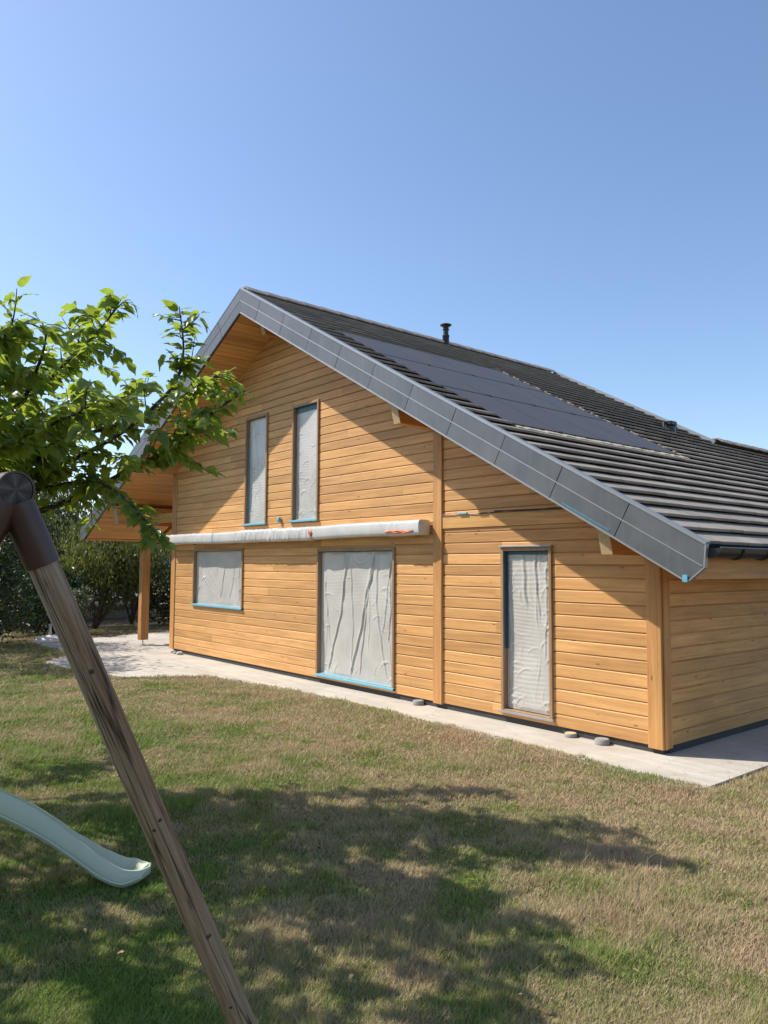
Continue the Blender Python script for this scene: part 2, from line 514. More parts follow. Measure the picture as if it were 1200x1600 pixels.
class MB:
    def __init__(s):
        s.v = []; s.f = []
    def add(s, vs, fs):
        k = len(s.v)
        s.v += [tuple(q) for q in vs]
        s.f += [tuple(i + k for i in f) for f in fs]
        return s
    def box(s, x0, x1, y0, y1, z0, z1):
        return s.add([(x0,y0,z0),(x1,y0,z0),(x1,y1,z0),(x0,y1,z0),(x0,y0,z1),(x1,y0,z1),(x1,y1,z1),(x0,y1,z1)],
                     [(0,3,2,1),(4,5,6,7),(0,1,5,4),(1,2,6,5),(2,3,7,6),(3,0,4,7)])
    def hexa(s, p):
        return s.add(p, [(0,3,2,1),(4,5,6,7),(0,1,5,4),(1,2,6,5),(2,3,7,6),(3,0,4,7)])
    def bbox(s, x0, x1, y0, y1, z0, z1, b=0.006):
        """box with chamfered edges"""
        vs = []
        for sx in (0, 1):
            for sy in (0, 1):
                for sz in (0, 1):
                    X = (x0, x1)[sx]; Y = (y0, y1)[sy]; Z = (z0, z1)[sz]
                    dx = b if sx == 0 else -b; dy = b if sy == 0 else -b; dz = b if sz == 0 else -b
                    vs += [(X, Y + dy, Z + dz), (X + dx, Y, Z + dz), (X + dx, Y + dy, Z)]
        I = lambda a, c, d, k: (a * 4 + c * 2 + d) * 3 + k
        fs = [(I(0,0,0,0), I(0,0,1,0), I(0,1,1,0), I(0,1,0,0)), (I(1,0,0,0), I(1,1,0,0), I(1,1,1,0), I(1,0,1,0)),
              (I(0,0,0,1), I(1,0,0,1), I(1,0,1,1), I(0,0,1,1)), (I(0,1,0,1), I(0,1,1,1), I(1,1,1,1), I(1,1,0,1)),
              (I(0,0,0,2), I(0,1,0,2), I(1,1,0,2), I(1,0,0,2)), (I(0,0,1,2), I(1,0,1,2), I(1,1,1,2), I(0,1,1,2))]
        for a in (0, 1):
            for c in (0, 1):
                fs.append((I(a,c,0,0), I(a,c,0,1), I(a,c,1,1), I(a,c,1,0)))
                fs.append((I(a,0,c,0), I(a,0,c,2), I(a,1,c,2), I(a,1,c,0)))
                fs.append((I(0,a,c,1), I(0,a,c,2), I(1,a,c,2), I(1,a,c,1)))
                for d in (0, 1):
                    fs.append((I(a,c,d,0), I(a,c,d,1), I(a,c,d,2)))
        return s.add(vs, fs)
    def prism_x(s, prof, x0, x1):     # prof in (y,z)
        n = len(prof)
        vs = [(x0, y, z) for y, z in prof] + [(x1, y, z) for y, z in prof]
        fs = [tuple(range(n)), tuple(range(2*n-1, n-1, -1))] + [(i, i+n, (i+1) % n + n, (i+1) % n) for i in range(n)]
        return s.add(vs, fs)
    def prism_y(s, prof, y0, y1):     # prof in (x,z)
        n = len(prof)
        vs = [(x, y0, z) for x, z in prof] + [(x, y1, z) for x, z in prof]
        fs = [tuple(range(n)), tuple(range(2*n-1, n-1, -1))] + [(i, i+n, (i+1) % n + n, (i+1) % n) for i in range(n)]
        return s.add(vs, fs)
    def tube(s, path, radii, n=8, cap=True):
        path = [Vector(q) for q in path]
        if not hasattr(radii, '__len__'): radii = [radii] * len(path)
        k0 = len(s.v); ref = None
        for i, q in enumerate(path):
            a = path[max(i-1, 0)]; b = path[min(i+1, len(path)-1)]
            t = (b - a).normalized()
            if ref is None:
                ref = t.cross(Vector((0, 0, 1)) if abs(t.z) < 0.9 else Vector((1, 0, 0))).normalized()
            ref = (ref - t * ref.dot(t)).normalized()
            u = t.cross(ref)
            for j in range(n):
                an = 2 * math.pi * j / n
                s.v.append(tuple(q + float(radii[i]) * (math.cos(an) * ref + math.sin(an) * u)))
        for i in range(len(path)-1):
            for j in range(n):
                a = k0 + i*n + j; b = k0 + i*n + (j+1) % n
                s.f.append((a, b, b+n, a+n))
        if cap:
            s.f.append(tuple(k0 + j for j in reversed(range(n))))
            e = k0 + (len(path)-1)*n
            s.f.append(tuple(e + j for j in range(n)))
        return s
    def lathe(s, prof, c, n=20):      # prof (r,z) bottom to top
        k0 = len(s.v)
        for r, z in prof:
            for j in range(n):
                an = 2*math.pi*j/n
                s.v.append((c[0] + r*math.cos(an), c[1] + r*math.sin(an), c[2] + z))
        for i in range(len(prof)-1):
            for j in range(n):
                a = k0+i*n+j; b = k0+i*n+(j+1) % n
                s.f.append((a, b, b+n, a+n))
        s.f.append(tuple(k0+j for j in reversed(range(n))))
        e = k0+(len(prof)-1)*n
        s.f.append(tuple(e+j for j in range(n)))
        return s
    def mesh(s, name, mat, smooth=False):
        me = bpy.data.meshes.new(name)
        me.from_pydata(s.v, [], s.f)
        me.materials.append(M[mat] if isinstance(mat, str) else mat)
        if smooth:
            me.polygons.foreach_set('use_smooth', [True]*len(me.polygons))
            if smooth != 'all':
                me.set_sharp_from_angle(angle=math.radians(40))
        return me
    def build(s, name, mat, parent=None, smooth=False, world=None, **kw):
        o = bpy.data.objects.new(name, s.mesh(name, mat, smooth))
        link(o, parent, world)
        return set_props(o, **kw)

def np_mesh(name, V, F, mat, attr=None, smooth=False):
    """V (n,3) float, F (m,k) int with constant k."""
    me = bpy.data.meshes.new(name)
    nv, (nf, k) = len(V), F.shape
    me.vertices.add(nv); me.vertices.foreach_set('co', np.ascontiguousarray(V, np.float32).ravel())
    me.loops.add(nf*k); me.loops.foreach_set('vertex_index', np.ascontiguousarray(F, np.int32).ravel())
    me.polygons.add(nf)
    me.polygons.foreach_set('loop_start', np.arange(0, nf*k, k, dtype=np.int32))
    if smooth:
        me.polygons.foreach_set('use_smooth', np.ones(nf, bool))
    me.update(calc_edges=True)
    if attr is not None:
        a = me.attributes.new('tone', 'FLOAT', 'POINT')
        a.data.foreach_set('value', np.ascontiguousarray(attr, np.float32))
    me.materials.append(M[mat])
    return me

# ------------------------------------------------------------------ the setting
SLAB = [(0.868, -0.896), (0.93, 15.0), (-0.4, 15.2), (-17.6, 15.2), (-17.9, 4.5), (-17.2, 1.6), (-16.6, -0.4), (-16.9, -1.2), (-16.3, -2.0),
        (-15.3, -2.05), (-13.7, -1.95), (-12.9, -2.2), (-12.04, -2.92), (-10.8, -2.9), (-9.07, -2.45), (-8.35, -1.25), (-7.4, -1.02), (-6.4, -0.9), (-4.5, -0.76), (-2.5, -0.80)]
g = MB()
g.add([(-700, -700, -0.035), (700, -700, -0.035), (700, 900, -0.035), (-700, 900, -0.035)], [(0, 1, 2, 3)])
g.build('ground', 'ground', kind='structure')
sb = MB()
n = len(SLAB)
sb.v = [(x, y, 0.0) for x, y in SLAB] + [(x, y, -0.12) for x, y in SLAB]
sb.f = [tuple(range(n))] + [(i, i+n, (i+1) % n + n, (i+1) % n) for i in range(n)]
sb.build('pavement', 'slab', kind='structure', label='pale concrete slab path and terrace around the house')

# far wooded hill
hv = MB()
pts = []
NX, NY = 40, 10
for j in range(NY):
    for i in range(NX):
        a = i/(NX-1); b = j/(NY-1)
        x = -520 - 160*b; y = -260 + 760*a
        h = (62 + 26*math.sin(a*5.1+0.5) + 11*math.sin(a*17+1)) * math.sin(math.pi*0.5*min(1, b*1.25)) + 2.2*math.sin(i*2.3+j*3.1)*min(1, b*4)
        hv.v.append((x, y, h - 3))
for j in range(NY-1):
    for i in range(NX-1):
        k = j*NX+i
        hv.f.append((k, k+1, k+NX+1, k+NX))
hv.build('hill', 'hill', kind='structure', smooth='all')

# ------------------------------------------------------------------ house
T = Vector((-7.738, 0, 7.061))
eR = Vector((0.8741, 0, -0.4857)); nR = Vector((0.4857, 0, 0.8741))
eL = Vector((-0.8959, 0, -0.4443)); nL = Vector((-0.4443, 0, 0.8959))
YF = -0.92
DEP = 0.392
RIDGE_END, ROOF_END, S_LOW = 8.2, 15.2, 4.87
zsR = lambda x: 6.613 + 0.035 - 0.5513*(x + 7.721)
zsL = lambda x: 6.613 + 0.035 - 0.496*(-7.721 - x)
def zs(x): return min(zsR(x), zsL(x))
def PR(s, y, d): 
    q = T + eR*s + nR*d; return (q.x, y, q.z)
def PL(s, y, d):
    q = T + eL*s + nL*d; return (q.x, y, q.z)

house = thing('timber_house', (-6.0, 5.0, 0), 'honey coloured larch clad house with dark tiled roof and grey verge', 'house')

# gable wall
zb, PITCH = 0.08, 0.15
gw = MB()
XL, XR = -12.2, -0.02
gw.prism_y([(XL, 0.0), (XR, 0.0), (XR, zs(XR)+0.1), (-7.73, 6.68), (XL, zs(XL)+0.1)], 0.125, 0.28)
gable = gw.build('gable_wall', 'plinth', house)
WIN = {'w1': (-11.25, -9.05, 1.12, 2.34), 'u1': (-9.03, -8.19, 2.79, 4.95), 'u2': (-7.31, -6.47, 2.79, 4.93),
       'd': (-6.47, -4.41, 0.13, 2.285), 'n': (-2.27, -1.45, 0.14, 2.25)}

def board_prof(z0, z1, off=0.0):
    if z1 - z0 < 0.05:
        return [(-0.022-off, z0), (-0.022-off, z1), (0, z1), (0, z0)]
    return [(-0.019-off, z0), (-0.022-off, z0+0.004), (-0.022-off, z1-0.021), (-0.014, z1-0.012), (-0.005, z1-0.012), (-0.005, z1+0.003), (0, z1+0.003), (0, z0)]

def lay_board(x0, x1, z0, z1, parent):
    if x1 - x0 < 0.02 or z1 - z0 < 0.012: return
    MB().prism_x(board_prof(z0, z1, rnd.uniform(0, 0.0015)), x0+0.0008, x1-0.0008).build('board', 'boardX', parent)

def lay_row(xa, xb, z0, z1, parent, offset):
    # butt joints
    xs = [xa]; x = xa + offset
    while x < xb - 0.6:
        if x > xa + 0.6: xs.append(x)
        x += rnd.uniform(3.2, 4.8)
    xs.append(xb)
    for a, b in zip(xs[:-1], xs[1:]):
        segs = [(a, b, z0, z1)]
        for (wx0, wx1, wz0, wz1) in WIN.values():
            out = []
            for (p, q, c, d) in segs:
                if q <= wx0 or p >= wx1 or d <= wz0+0.004 or c >= wz1-0.004:
                    out.append((p, q, c, d)); continue
                if p < wx0: out.append((p, wx0, c, d))
                if q > wx1: out.append((wx1, q, c, d))
                m0, m1 = max(p, wx0), min(q, wx1)
                if d > wz1: out.append((m0, m1, wz1, d))
                if c < wz0: out.append((m0, m1, c, wz0))
            segs = out
        for sg in segs: lay_board(*sg, parent)

i = 0
while True:
    z0 = zb + i*PITCH; z1 = z0 + PITCH
    if z0 > 6.6: break
    # left of the middle post
    xa = max(XL+0.02, -7.721 - (6.648 - z0)/0.496) if z0 > zs(XL) else XL+0.02
    xb = min(-3.55, -7.721 + (6.648 - z0)/0.5513)
    lay_row(xa, xb, z0, z1, gable, rnd.uniform(0.8, 4.2))
    # right of the middle post, interrupted by the band board
    xb2 = min(-0.18, -7.721 + (6.648 - z0)/0.5513)
    if xb2 > -3.35:
        if z1 <= 2.53+0.01:
            lay_row(-3.37, xb2, z0, min(z1, 2.528), gable, rnd.uniform(0.8, 4.2))
        elif z0 < 2.53:
            lay_board(-3.37, xb2, z0, 2.528, gable)
        elif z1 > 2.72:
            lay_row(-3.37, xb2, max(z0, 2.715), z1, gable, rnd.uniform(1.0, 4.2))
    i += 1
MB().bbox(-3.369, -0.181, -0.042, 0.0, 2.531, 2.712, 0.005).build('band_board', 'beamX', house)
MB().bbox(-3.55, -3.37, -0.055, 0.1, 0.06, zs(-3.46)+0.1, 0.006).build('middle_post', 'postZ', house)
MB().bbox(-12.40, -12.19, -0.04, 0.16, 0.07, zs(-12.3)+0.05, 0.006).build('corner_post', 'postZ', house)
cp = MB(); cp.bbox(-0.18, 0.0, -0.045, 0.10, 0.05, zs(-0.09)+0.1, 0.007)
cp.bbox(0.002, 0.022, -0.012, 0.035, 0.055, zs(0)+0.1, 0.004); cp.bbox(-0.045, 0.012, 0.04, 0.135, 0.055, zs(0)+0.1, 0.004)
cp.build('corner_post', 'postZ', house)
MB().box(-12.25, -0.03, 0.0, 0.11, -0.02, 0.09).build('plinth', 'plinth', house)
MB().box(-0.12, -0.012, 0.1, 15.0, -0.02, 0.09).build('plinth', 'plinth', house)

# side wall
sw = MB(); sw.box(-0.25, -0.03, 0.2, 15.0, 0.0, zs(-0.03)+0.08)
side = sw.build('side_wall', 'plinth', house)
i = 0
while zb + i*PITCH < zs(0):
    z0 = zb + i*PITCH; z1 = z0 + PITCH
    y = 0.11; cuts = [0.11]; yy = 0.13 + rnd.uniform(0.9, 3.6)
    while yy < 14.2:
        cuts.append(yy); yy += rnd.uniform(3.0, 4.8)
    cuts.append(15.0)
    for a, b in zip(cuts[:-1], cuts[1:]):
        MB().prism_y([(-0.02 - py, pz) for py, pz in board_prof(z0, z1, rnd.uniform(0, 0.0015))], a+0.0008, b-0.0008).build('board', 'boardY', side)
    i += 1
MB().box(XL, XL+0.2, 0.3, 15, 0, 4.35).build('rear_side_wall', 'boardY', house)
MB().prism_y([(XL, 0.0), (XR-0.1, 0.0), (XR-0.1, 2.3), (-3.5, 4.2), (-7.73, 4.5), (XL, 4.2)], 14.7, 15.0).build('rear_wall', 'boardX', house)

# roof decks
dk = MB()
def hexR(s0, s1, y0, y1, d0, d1, P): return [P(s0,y0,d0), P(s1,y0,d0), P(s1,y1,d0), P(s0,y1,d0), P(s0,y0,d1), P(s1,y0,d1), P(s1,y1,d1), P(s0,y1,d1)]
dk.hexa(hexR(0.19, 9.90, YF+0.03, RIDGE_END-0.02, -DEP+0.03, -0.075, PR))
dk.hexa(hexR(S_LOW+0.03, 9.90, RIDGE_END-0.02, ROOF_END, -DEP+0.03, -0.075, PR))
roof = dk.build('roof', 'soffit', house)
dl = MB()
dl.hexa(hexR(0.19, 9.22, YF+0.03, RIDGE_END-0.02, -DEP+0.05, -0.075, PL))
# back of the lower ridge slopes away
q0 = PR(S_LOW, 0, -0.075)
dl.hexa([(q0[0]-7.5, RIDGE_END-0.02, q0[2]-3.2), (q0[0]-7.5, ROOF_END, q0[2]-3.2), (q0[0]-0.02, ROOF_END, q0[2]), (q0[0]-0.02, RIDGE_END-0.02, q0[2]),
         (q0[0]-7.5, RIDGE_END-0.02, q0[2]-2.9), (q0[0]-7.5, ROOF_END, q0[2]-2.9), (q0[0]-0.05, ROOF_END, q0[2]+0.06), (q0[0]-0.05, RIDGE_END-0.02, q0[2]+0.06)])
roofL = dl.build('roof', 'soffit', house)
# closing gable above the lower ridge at the far end
MB().prism_y([(-7.73, 6.9), (PR(S_LOW,0,-0.1)[0], PR(S_LOW,0,-0.1)[2]), (-7.0, 2.5), (XL, 3.0), (XL, 4.6)], RIDGE_END-0.3, RIDGE_END-0.1).build('rear_gable', 'boardX', house)

# soffit boards, left slope
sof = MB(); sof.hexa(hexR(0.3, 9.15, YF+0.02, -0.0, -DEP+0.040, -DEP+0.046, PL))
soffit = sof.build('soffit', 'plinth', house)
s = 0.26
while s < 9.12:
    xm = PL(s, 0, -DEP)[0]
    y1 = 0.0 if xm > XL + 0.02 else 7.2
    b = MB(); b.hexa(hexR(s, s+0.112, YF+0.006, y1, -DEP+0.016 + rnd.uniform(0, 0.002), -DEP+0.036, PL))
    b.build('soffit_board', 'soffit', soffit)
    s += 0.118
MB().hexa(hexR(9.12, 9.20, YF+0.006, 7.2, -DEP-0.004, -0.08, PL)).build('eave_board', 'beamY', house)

# verge cassettes
def fascia(P, e, nn, tan, joints, end_pts, parent, flip):
    def poly(pts2, y0, y1):
        b = MB(); b.prism_y(pts2, y0, y1); return b
    def pt(s, d):
        q = P(s, 0, -d); return (q[0], q[2])
    rows = [(0.012, 0.190), (0.202, 0.384)]
    for ri, (d0, d1) in enumerate(rows):
        js = [None] + joints + ['end']
        for a, b in zip(js[:-1], js[1:]):
            L0 = pt(tan*d0 + 0.002, d0) if a is None else pt(a+0.005, d0)
            L1 = pt(tan*d1 + 0.002, d1) if a is None else pt(a+0.005, d1)
            if b == 'end':
                e0, e1 = end_pts[ri]
            else:
                e0, e1 = pt(b-0.005, d0), pt(b-0.005, d1)
            poly([L0, e0, e1, L1], YF-0.014+rnd.uniform(-0.001, 0.001), YF+0.012).build('verge_panel', 'zinc', parent)
    return pt

fb = MB()
E0, E1, E2 = (0.984, 2.217), (0.960, 2.003), (0.795, 1.871)
pR = lambda s, d: (PR(s, 0, -d)[0], PR(s, 0, -d)[2])
pL = lambda s, d: (PL(s, 0, -d)[0], PL(s, 0, -d)[2])
tR, tL = 0.5557, 0.496
fb.prism_y([pR(tR*0.006, 0.006), (0.975, 2.215), (0.953, 2.006), (0.794, 1.877), pR(tR*0.388, 0.388)], YF-0.003, YF+0.035)
vR = fb.build('verge', 'black', house)
jR = [0.83 + 0.918*k for k in range(10)]
fascia(PR, eR, nR, tR, jR, [((0.972, 2.209), (0.950, 2.012)), ((0.946, 1.998), (0.796, 1.884))], vR, False)
fl = MB()
LE0, LE1, LE2 = pL(9.29, 0.006), pL(9.42, 0.20), pL(9.20, 0.388)
fl.prism_y([pL(tL*0.006, 0.006), LE0, LE1, LE2, pL(tL*0.388, 0.388)], YF-0.003, YF+0.035)
vL = fl.build('verge', 'black', house)
jL = [0.95*k for k in range(1, 10)]
fascia(PL, eL, nL, tL, jL, [(pL(9.28, 0.012), pL(9.40, 0.190)), (pL(9.40, 0.202), pL(9.21, 0.384))], vL, False)
# bright folded edges of the verge
def strip(P, s0, s1, d0, d1, y0, y1, name, parent, mat='zinclight'):
    MB().hexa([P(s0,y0,-d1), P(s1,y0,-d1), P(s1,y1,-d1), P(s0,y1,-d1), P(s0,y0,-d0), P(s1,y0,-d0), P(s1,y1,-d0), P(s0,y1,-d0)]).build(name, mat, parent)
strip(PR, 0.0, 9.975, -0.022, 0.009, YF-0.022, YF+0.06, 'verge_trim', vR)
strip(PR, tR*0.196, 10.04, 0.190, 0.202, YF-0.019, YF+0.0, 'verge_seam', vR)
strip(PR, tR*0.39, 9.965, 0.384, 0.402, YF-0.024, YF+0.03, 'verge_drip', vR)
strip(PL, 0.0, 9.28, -0.022, 0.009, YF-0.012, YF+0.06, 'verge_trim', vL, 'black')
strip(PL, tL*0.196, 9.38, 0.190, 0.202, YF-0.008, YF+0.0, 'verge_seam', vL, 'black')
strip(PL, tL*0.39, 9.19, 0.384, 0.398, YF-0.012, YF+0.03, 'verge_drip', vL, 'black')
b = MB(); b.prism_y([(0.972, 2.22), (0.986, 2.22), (0.964, 1.999), (0.798, 1.864), (0.790, 1.874), (0.950, 2.004)], YF-0.02, YF+0.03); b.build('verge_end', 'zinclight', vR)
# blue tag and torn tape under the verge
MB().box(0.752, 0.80, YF-0.0285, YF-0.025, 1.868, 1.935).build('tape', 'tape', vR)
b = MB(); b.hexa([(-0.60, YF-0.012, 2.665), (-0.04, YF-0.012, 2.36), (-0.04, YF+0.01, 2.36), (-0.60, YF+0.01, 2.665), (-0.61, YF-0.026, 2.695), (-0.03, YF-0.026, 2.375), (-0.03, YF+0.01, 2.375), (-0.61, YF+0.01, 2.695)])
b.build('tape', 'tape', vR)

# purlins
def purlin(x0, x1, z0, z1, y0, y1):
    b = MB()
    # front end cut on a slant
    b.hexa([(x0, y0+0.10, z0), (x1, y0+0.10, z0), (x1, y1, z0), (x0, y1, z0), (x0, y0, z1), (x1, y0, z1), (x1, y1, z1), (x0, y1, z1)])
    p = b.build('purlin', 'beamY', house)
    b2 = MB(); b2.hexa([(x0+.003, y0+0.097, z0+.003), (x1-.003, y0+0.097, z0+.003), (x1-.003, y0+0.11, z0+.003), (x0+.003, y0+0.11, z0+.003),
                        (x0+.003, y0-0.003, z1-.003), (x1-.003, y0-0.003, z1-.003), (x1-.003, y0+0.01, z1-.003), (x0+.003, y0+0.01, z1-.003)])
    b2.build('end_grain', 'endgrain', p)
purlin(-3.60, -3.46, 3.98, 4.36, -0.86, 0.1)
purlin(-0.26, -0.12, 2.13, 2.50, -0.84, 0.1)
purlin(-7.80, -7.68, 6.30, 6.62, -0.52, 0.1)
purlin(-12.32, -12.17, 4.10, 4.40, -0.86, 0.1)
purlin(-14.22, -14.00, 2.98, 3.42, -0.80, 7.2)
# porch post on a rod foot
pp = MB(); pp.bbox(-14.21, -14.01, -0.06, 0.14, 0.13, 2.98, 0.008)
post = pp.build('porch_post', 'postZ', house)
MB().lathe([(0.06, 0), (0.06, 0.008), (0.013, 0.01), (0.013, 0.13)], (-14.11, 0.04, 0.001), 12).build('post_foot', 'metal', post)
b = MB(); b.hexa([(-14.16, 0.14, 2.40), (-14.06, 0.14, 2.40), (-14.06, 0.14, 2.54), (-14.16, 0.14, 2.54), (-14.16, 0.68, 2.985), (-14.06, 0.68, 2.985), (-14.06, 0.82, 2.985), (-14.16, 0.82, 2.985)])
b.build('knee_brace', 'beamY', house)
b = MB(); b.box(-14.0, -12.4, 0.02, 0.16, 3.02, 3.22); b.build('tie_beam', 'beamX', house)

# eave on the right
MB().bbox(0.80, 0.85, YF+0.036, ROOF_END, 1.89, 2.10, 0.004).build('eave_board', 'beamY', house)
gt = MB(); R_ = 0.088; prof = []
for k in range(11):
    a = math.pi + math.pi*k/10
    prof.append((1.000 + R_*math.cos(a)-0.0, 2.178 + R_*math.sin(a)))
for k in range(10, -1, -1):
    a = math.pi + math.pi*k/10
    prof.append((1.000 + (R_-0.006)*math.cos(a), 2.178 + (R_-0.006)*math.sin(a)))
ny = len(prof)
gt.prism_y(prof, YF+0.04, ROOF_END)
gutter = gt.build('gutter', 'black', house, smooth=True)
gt2 = MB(); gt2.tube([(1.089, YF+0.04, 2.183), (1.089, ROOF_END, 2.183)], 0.009, 8); gt2.build('gutter_lip', 'zinc', gutter, smooth=True)
gt3 = MB(); gt3.prism_y([(1.000+0.089*math.cos(math.pi+math.pi*k/12), 2.179+0.089*math.sin(math.pi+math.pi*k/12)) for k in range(13)], YF+0.036, YF+0.042); gt3.build('gutter_stop', 'black', gutter)
MB().hexa(hexR(9.902, 9.915, YF+0.05, ROOF_END, -0.30, -0.02, PR)).build('gutter_apron', 'black', gutter)
y = -0.42
while y < ROOF_END:
    br = MB(); pth = []
    for k in range(9):
        a = math.pi + math.pi*k/8
        pth.append((1.000 + (R_+0.006)*math.cos(a), y, 2.178 + (R_+0.006)*math.sin(a)))
    br.tube(pth, 0.013, 6); br.build('gutter_bracket', 'black', gutter, smooth=True)
    y += 0.55

# ---- tiles
PAN = dict(s0=2.02, s1=6.62, y0=-0.17, y1=4.02)
TW, TP = 0.30, 0.30
S0 = 9.93
def tile_verts(w, ln=0.36, hi=0.058):
    g_ = 0.0015
    p = [(-ln, g_, -0.028), (0, g_, 0.028), (0, w-g_, 0.028), (-ln, w-g_, -0.028),
         (-ln, g_, -0.008), (-0.006, g_, hi-0.001), (-0.006, w-g_, hi-0.001), (-ln, w-g_, -0.008), (0, g_, hi-0.008), (0, w-g_, hi-0.008)]
    f = [(0,3,2,1), (4,5,6,7), (0,1,8,5,4), (3,7,6,9,2), (1,2,9,8), (5,8,9,6), (0,4,7,3)]
    return p, f
RB = Matrix((eR, (0, 1, 0), nR)).transposed().to_4x4()
tiles = []
k = 0
while S0 - k*TP > 0.16:
    s = S0 - k*TP
    off = (k % 2) * 0.15
    y = YF + 0.035
    yend = RIDGE_END - 0.05 if s < S_LOW + 0.12 else ROOF_END
    first = True
    while y < yend - 0.02:
        wv = TW - off if (first and off) else TW
        first = False
        wv = min(wv, yend - y)
        ya, yb = y, y + wv
        smid = s - 0.15
        if PAN['s0'] < smid < PAN['s1'] + 0.02:
            if ya >= PAN['y0'] - 0.01 and yb <= PAN['y1'] + 0.01:
                y += wv; continue
            if ya < PAN['y0'] < yb:
                yb2 = PAN['y0']; tiles.append((s, ya, yb2 - ya)); 
                if yb > PAN['y1']: pass
                y += wv; continue
            if ya < PAN['y1'] < yb:
                tiles.append((s, PAN['y1'], yb - PAN['y1'])); y += wv; continue
        tiles.append((s, ya, wv))
        y += wv
    k += 1
cl = np.array(CAM)
def tsize(t):
    q = np.array(PR(t[0], t[1]+t[2]/2, 0)); d = q - cl
    dist = np.linalg.norm(d)
    # in frame?
    v = Vector(d); zf = v.dot(fw); u_ = 600 + 1187.7*v.dot(rt2)/zf; 
    if u_ > 1215: return -dist
    return 1.0 / dist**2 * abs(np.dot(d/dist, np.array(nR)))
order = sorted(range(len(tiles)), key=lambda i_: -tsize(tiles[i_]))
single = set(order[:300])
mesh_cache = {}
rest = MB()
for i_, (s, y, wv) in enumerate(tiles):
    jit = rnd.uniform(-0.0015, 0.0015)
    q = PR(s, y, -0.044)
    mat4 = Matrix.Translation(Vector(q) + nR*jit + eR*rnd.uniform(-0.004, 0.004)) @ RB @ Matrix.Rotation(rnd.uniform(-0.003, 0.003), 4, 'Z') @ Matrix.Rotation(rnd.uniform(-0.003, 0.003), 4, 'X')
    key = round(wv, 3)
    if i_ in single:
        if key not in mesh_cache:
            mb = MB(); mb.add(*tile_verts(wv)); mesh_cache[key] = mb.mesh('tile', 'tile')
        o = bpy.data.objects.new('tile', mesh_cache[key])
        link(o, roof, mat4)
    else:
        p, f = tile_verts(wv)
        rest.add([tuple(mat4 @ Vector(c)) for c in p], f)
rest.build('tiles', 'tile', roof, kind='stuff')
# left slope tile courses (edge on from here)
lt = MB()
k = 0
while 9.2 - k*TP > 0.2:
    s = 9.2 - k*TP
    y = YF + 0.06
    while y < RIDGE_END - 0.1:
        a = [PL(s-0.34, y+0.002, -0.07), PL(s, y+0.002, -0.04), PL(s, y+0.298, -0.04), PL(s-0.34, y+0.298, -0.07), PL(s-0.34, y+0.002, -0.05), PL(s, y+0.002, -0.003), PL(s, y+0.298, -0.003), PL(s-0.34, y+0.298, -0.05)]
        lt.hexa(a); y += 0.30
    k += 1
lt.build('tiles', 'tile', roofL, kind='stuff')

# ridge caps
def ridge(y0, y1, c, half, hgt, cnt_name='ridge_tile'):
    y = y0
    while y < y1 - 0.05:
        ye = min(y + 0.415, y1)
        b = MB()
        lift = 0.012
        for (yy, up_) in ((y, lift), (ye + 0.03, 0.0)):
            b.v += [(c[0]-half, yy, c[1]-hgt+up_), (c[0]-0.06, yy, c[1]+up_), (c[0]+0.06, yy, c[1]+up_), (c[0]+half, yy, c[1]-hgt+up_),
                    (c[0]+half, yy, c[1]-hgt-0.02+up_), (c[0]+0.05, yy, c[1]-0.025+up_), (c[0]-0.05, yy, c[1]-0.025+up_), (c[0]-half, yy, c[1]-hgt-0.02+up_)]
        b.f = [(0,1,6,7), (1,2,5,6), (2,3,4,5), (8,15,14,9), (9,14,13,10), (10,13,12,11)] + [(i_, i_+8, (i_+1) % 8 + 8, (i_+1) % 8) for i_ in range(8)]
        b.build(cnt_name, 'black' if False else 'tile', roof)
        y = ye
ridge(YF+0.05, RIDGE_END, (T.x, T.z+0.035), 0.17, 0.088)
ql = PR(S_LOW, 0, 0.05)
ridge(RIDGE_END+0.02, ROOF_END, (ql[0], ql[2]+0.03), 0.17, 0.085)
# far verge trim between the two ridges
strip(PR, 0.1, S_LOW+0.05, -0.05, 0.09, RIDGE_END-0.06, RIDGE_END+0.0, 'verge_trim', roof, 'zinclight')
strip(PR, 0.1, S_LOW+0.05, 0.09, 0.35, RIDGE_END-0.05, RIDGE_END-0.01, 'verge_panel', roof, 'zinc')

# solar panels
W_, H_ = (PAN['y1']-PAN['y0'])/4, (PAN['s1']-PAN['s0'])/3
for r_ in range(3):
    for c_ in range(4):
        s0 = PAN['s0'] + r_*H_; y0 = PAN['y0'] + c_*W_
        fr = MB(); fr.hexa(hexR(s0+0.012, s0+H_-0.022, y0+0.003, y0+W_-0.003, -0.060, -0.012+0.0, PR))
        p = fr.build('solar_panel', 'black', house)
        gl = MB(); gl.hexa(hexR(s0+0.018, s0+H_-0.028, y0+0.016, y0+W_-0.016, -0.014, -0.009, PR))
        gl.build('glass', 'solar', p)
    b = MB(); b.hexa(hexR(PAN['s0']+(r_+1)*H_-0.02, PAN['s0']+(r_+1)*H_+0.008, PAN['y0'], PAN['y1'], -0.065, -0.02, PR)); b.build('panel_rail', 'black', house)
    for c_ in range(1, 4):
        yy = PAN['y0'] + c_*W_ 
        b = MB(); b.hexa(hexR(PAN['s0']+(r_+1)*H_-0.03, PAN['s0']+(r_+1)*H_+0.016, yy-0.02, yy+0.02, -0.02, 0.004, PR)); b.build('panel_clamp', 'black', house)
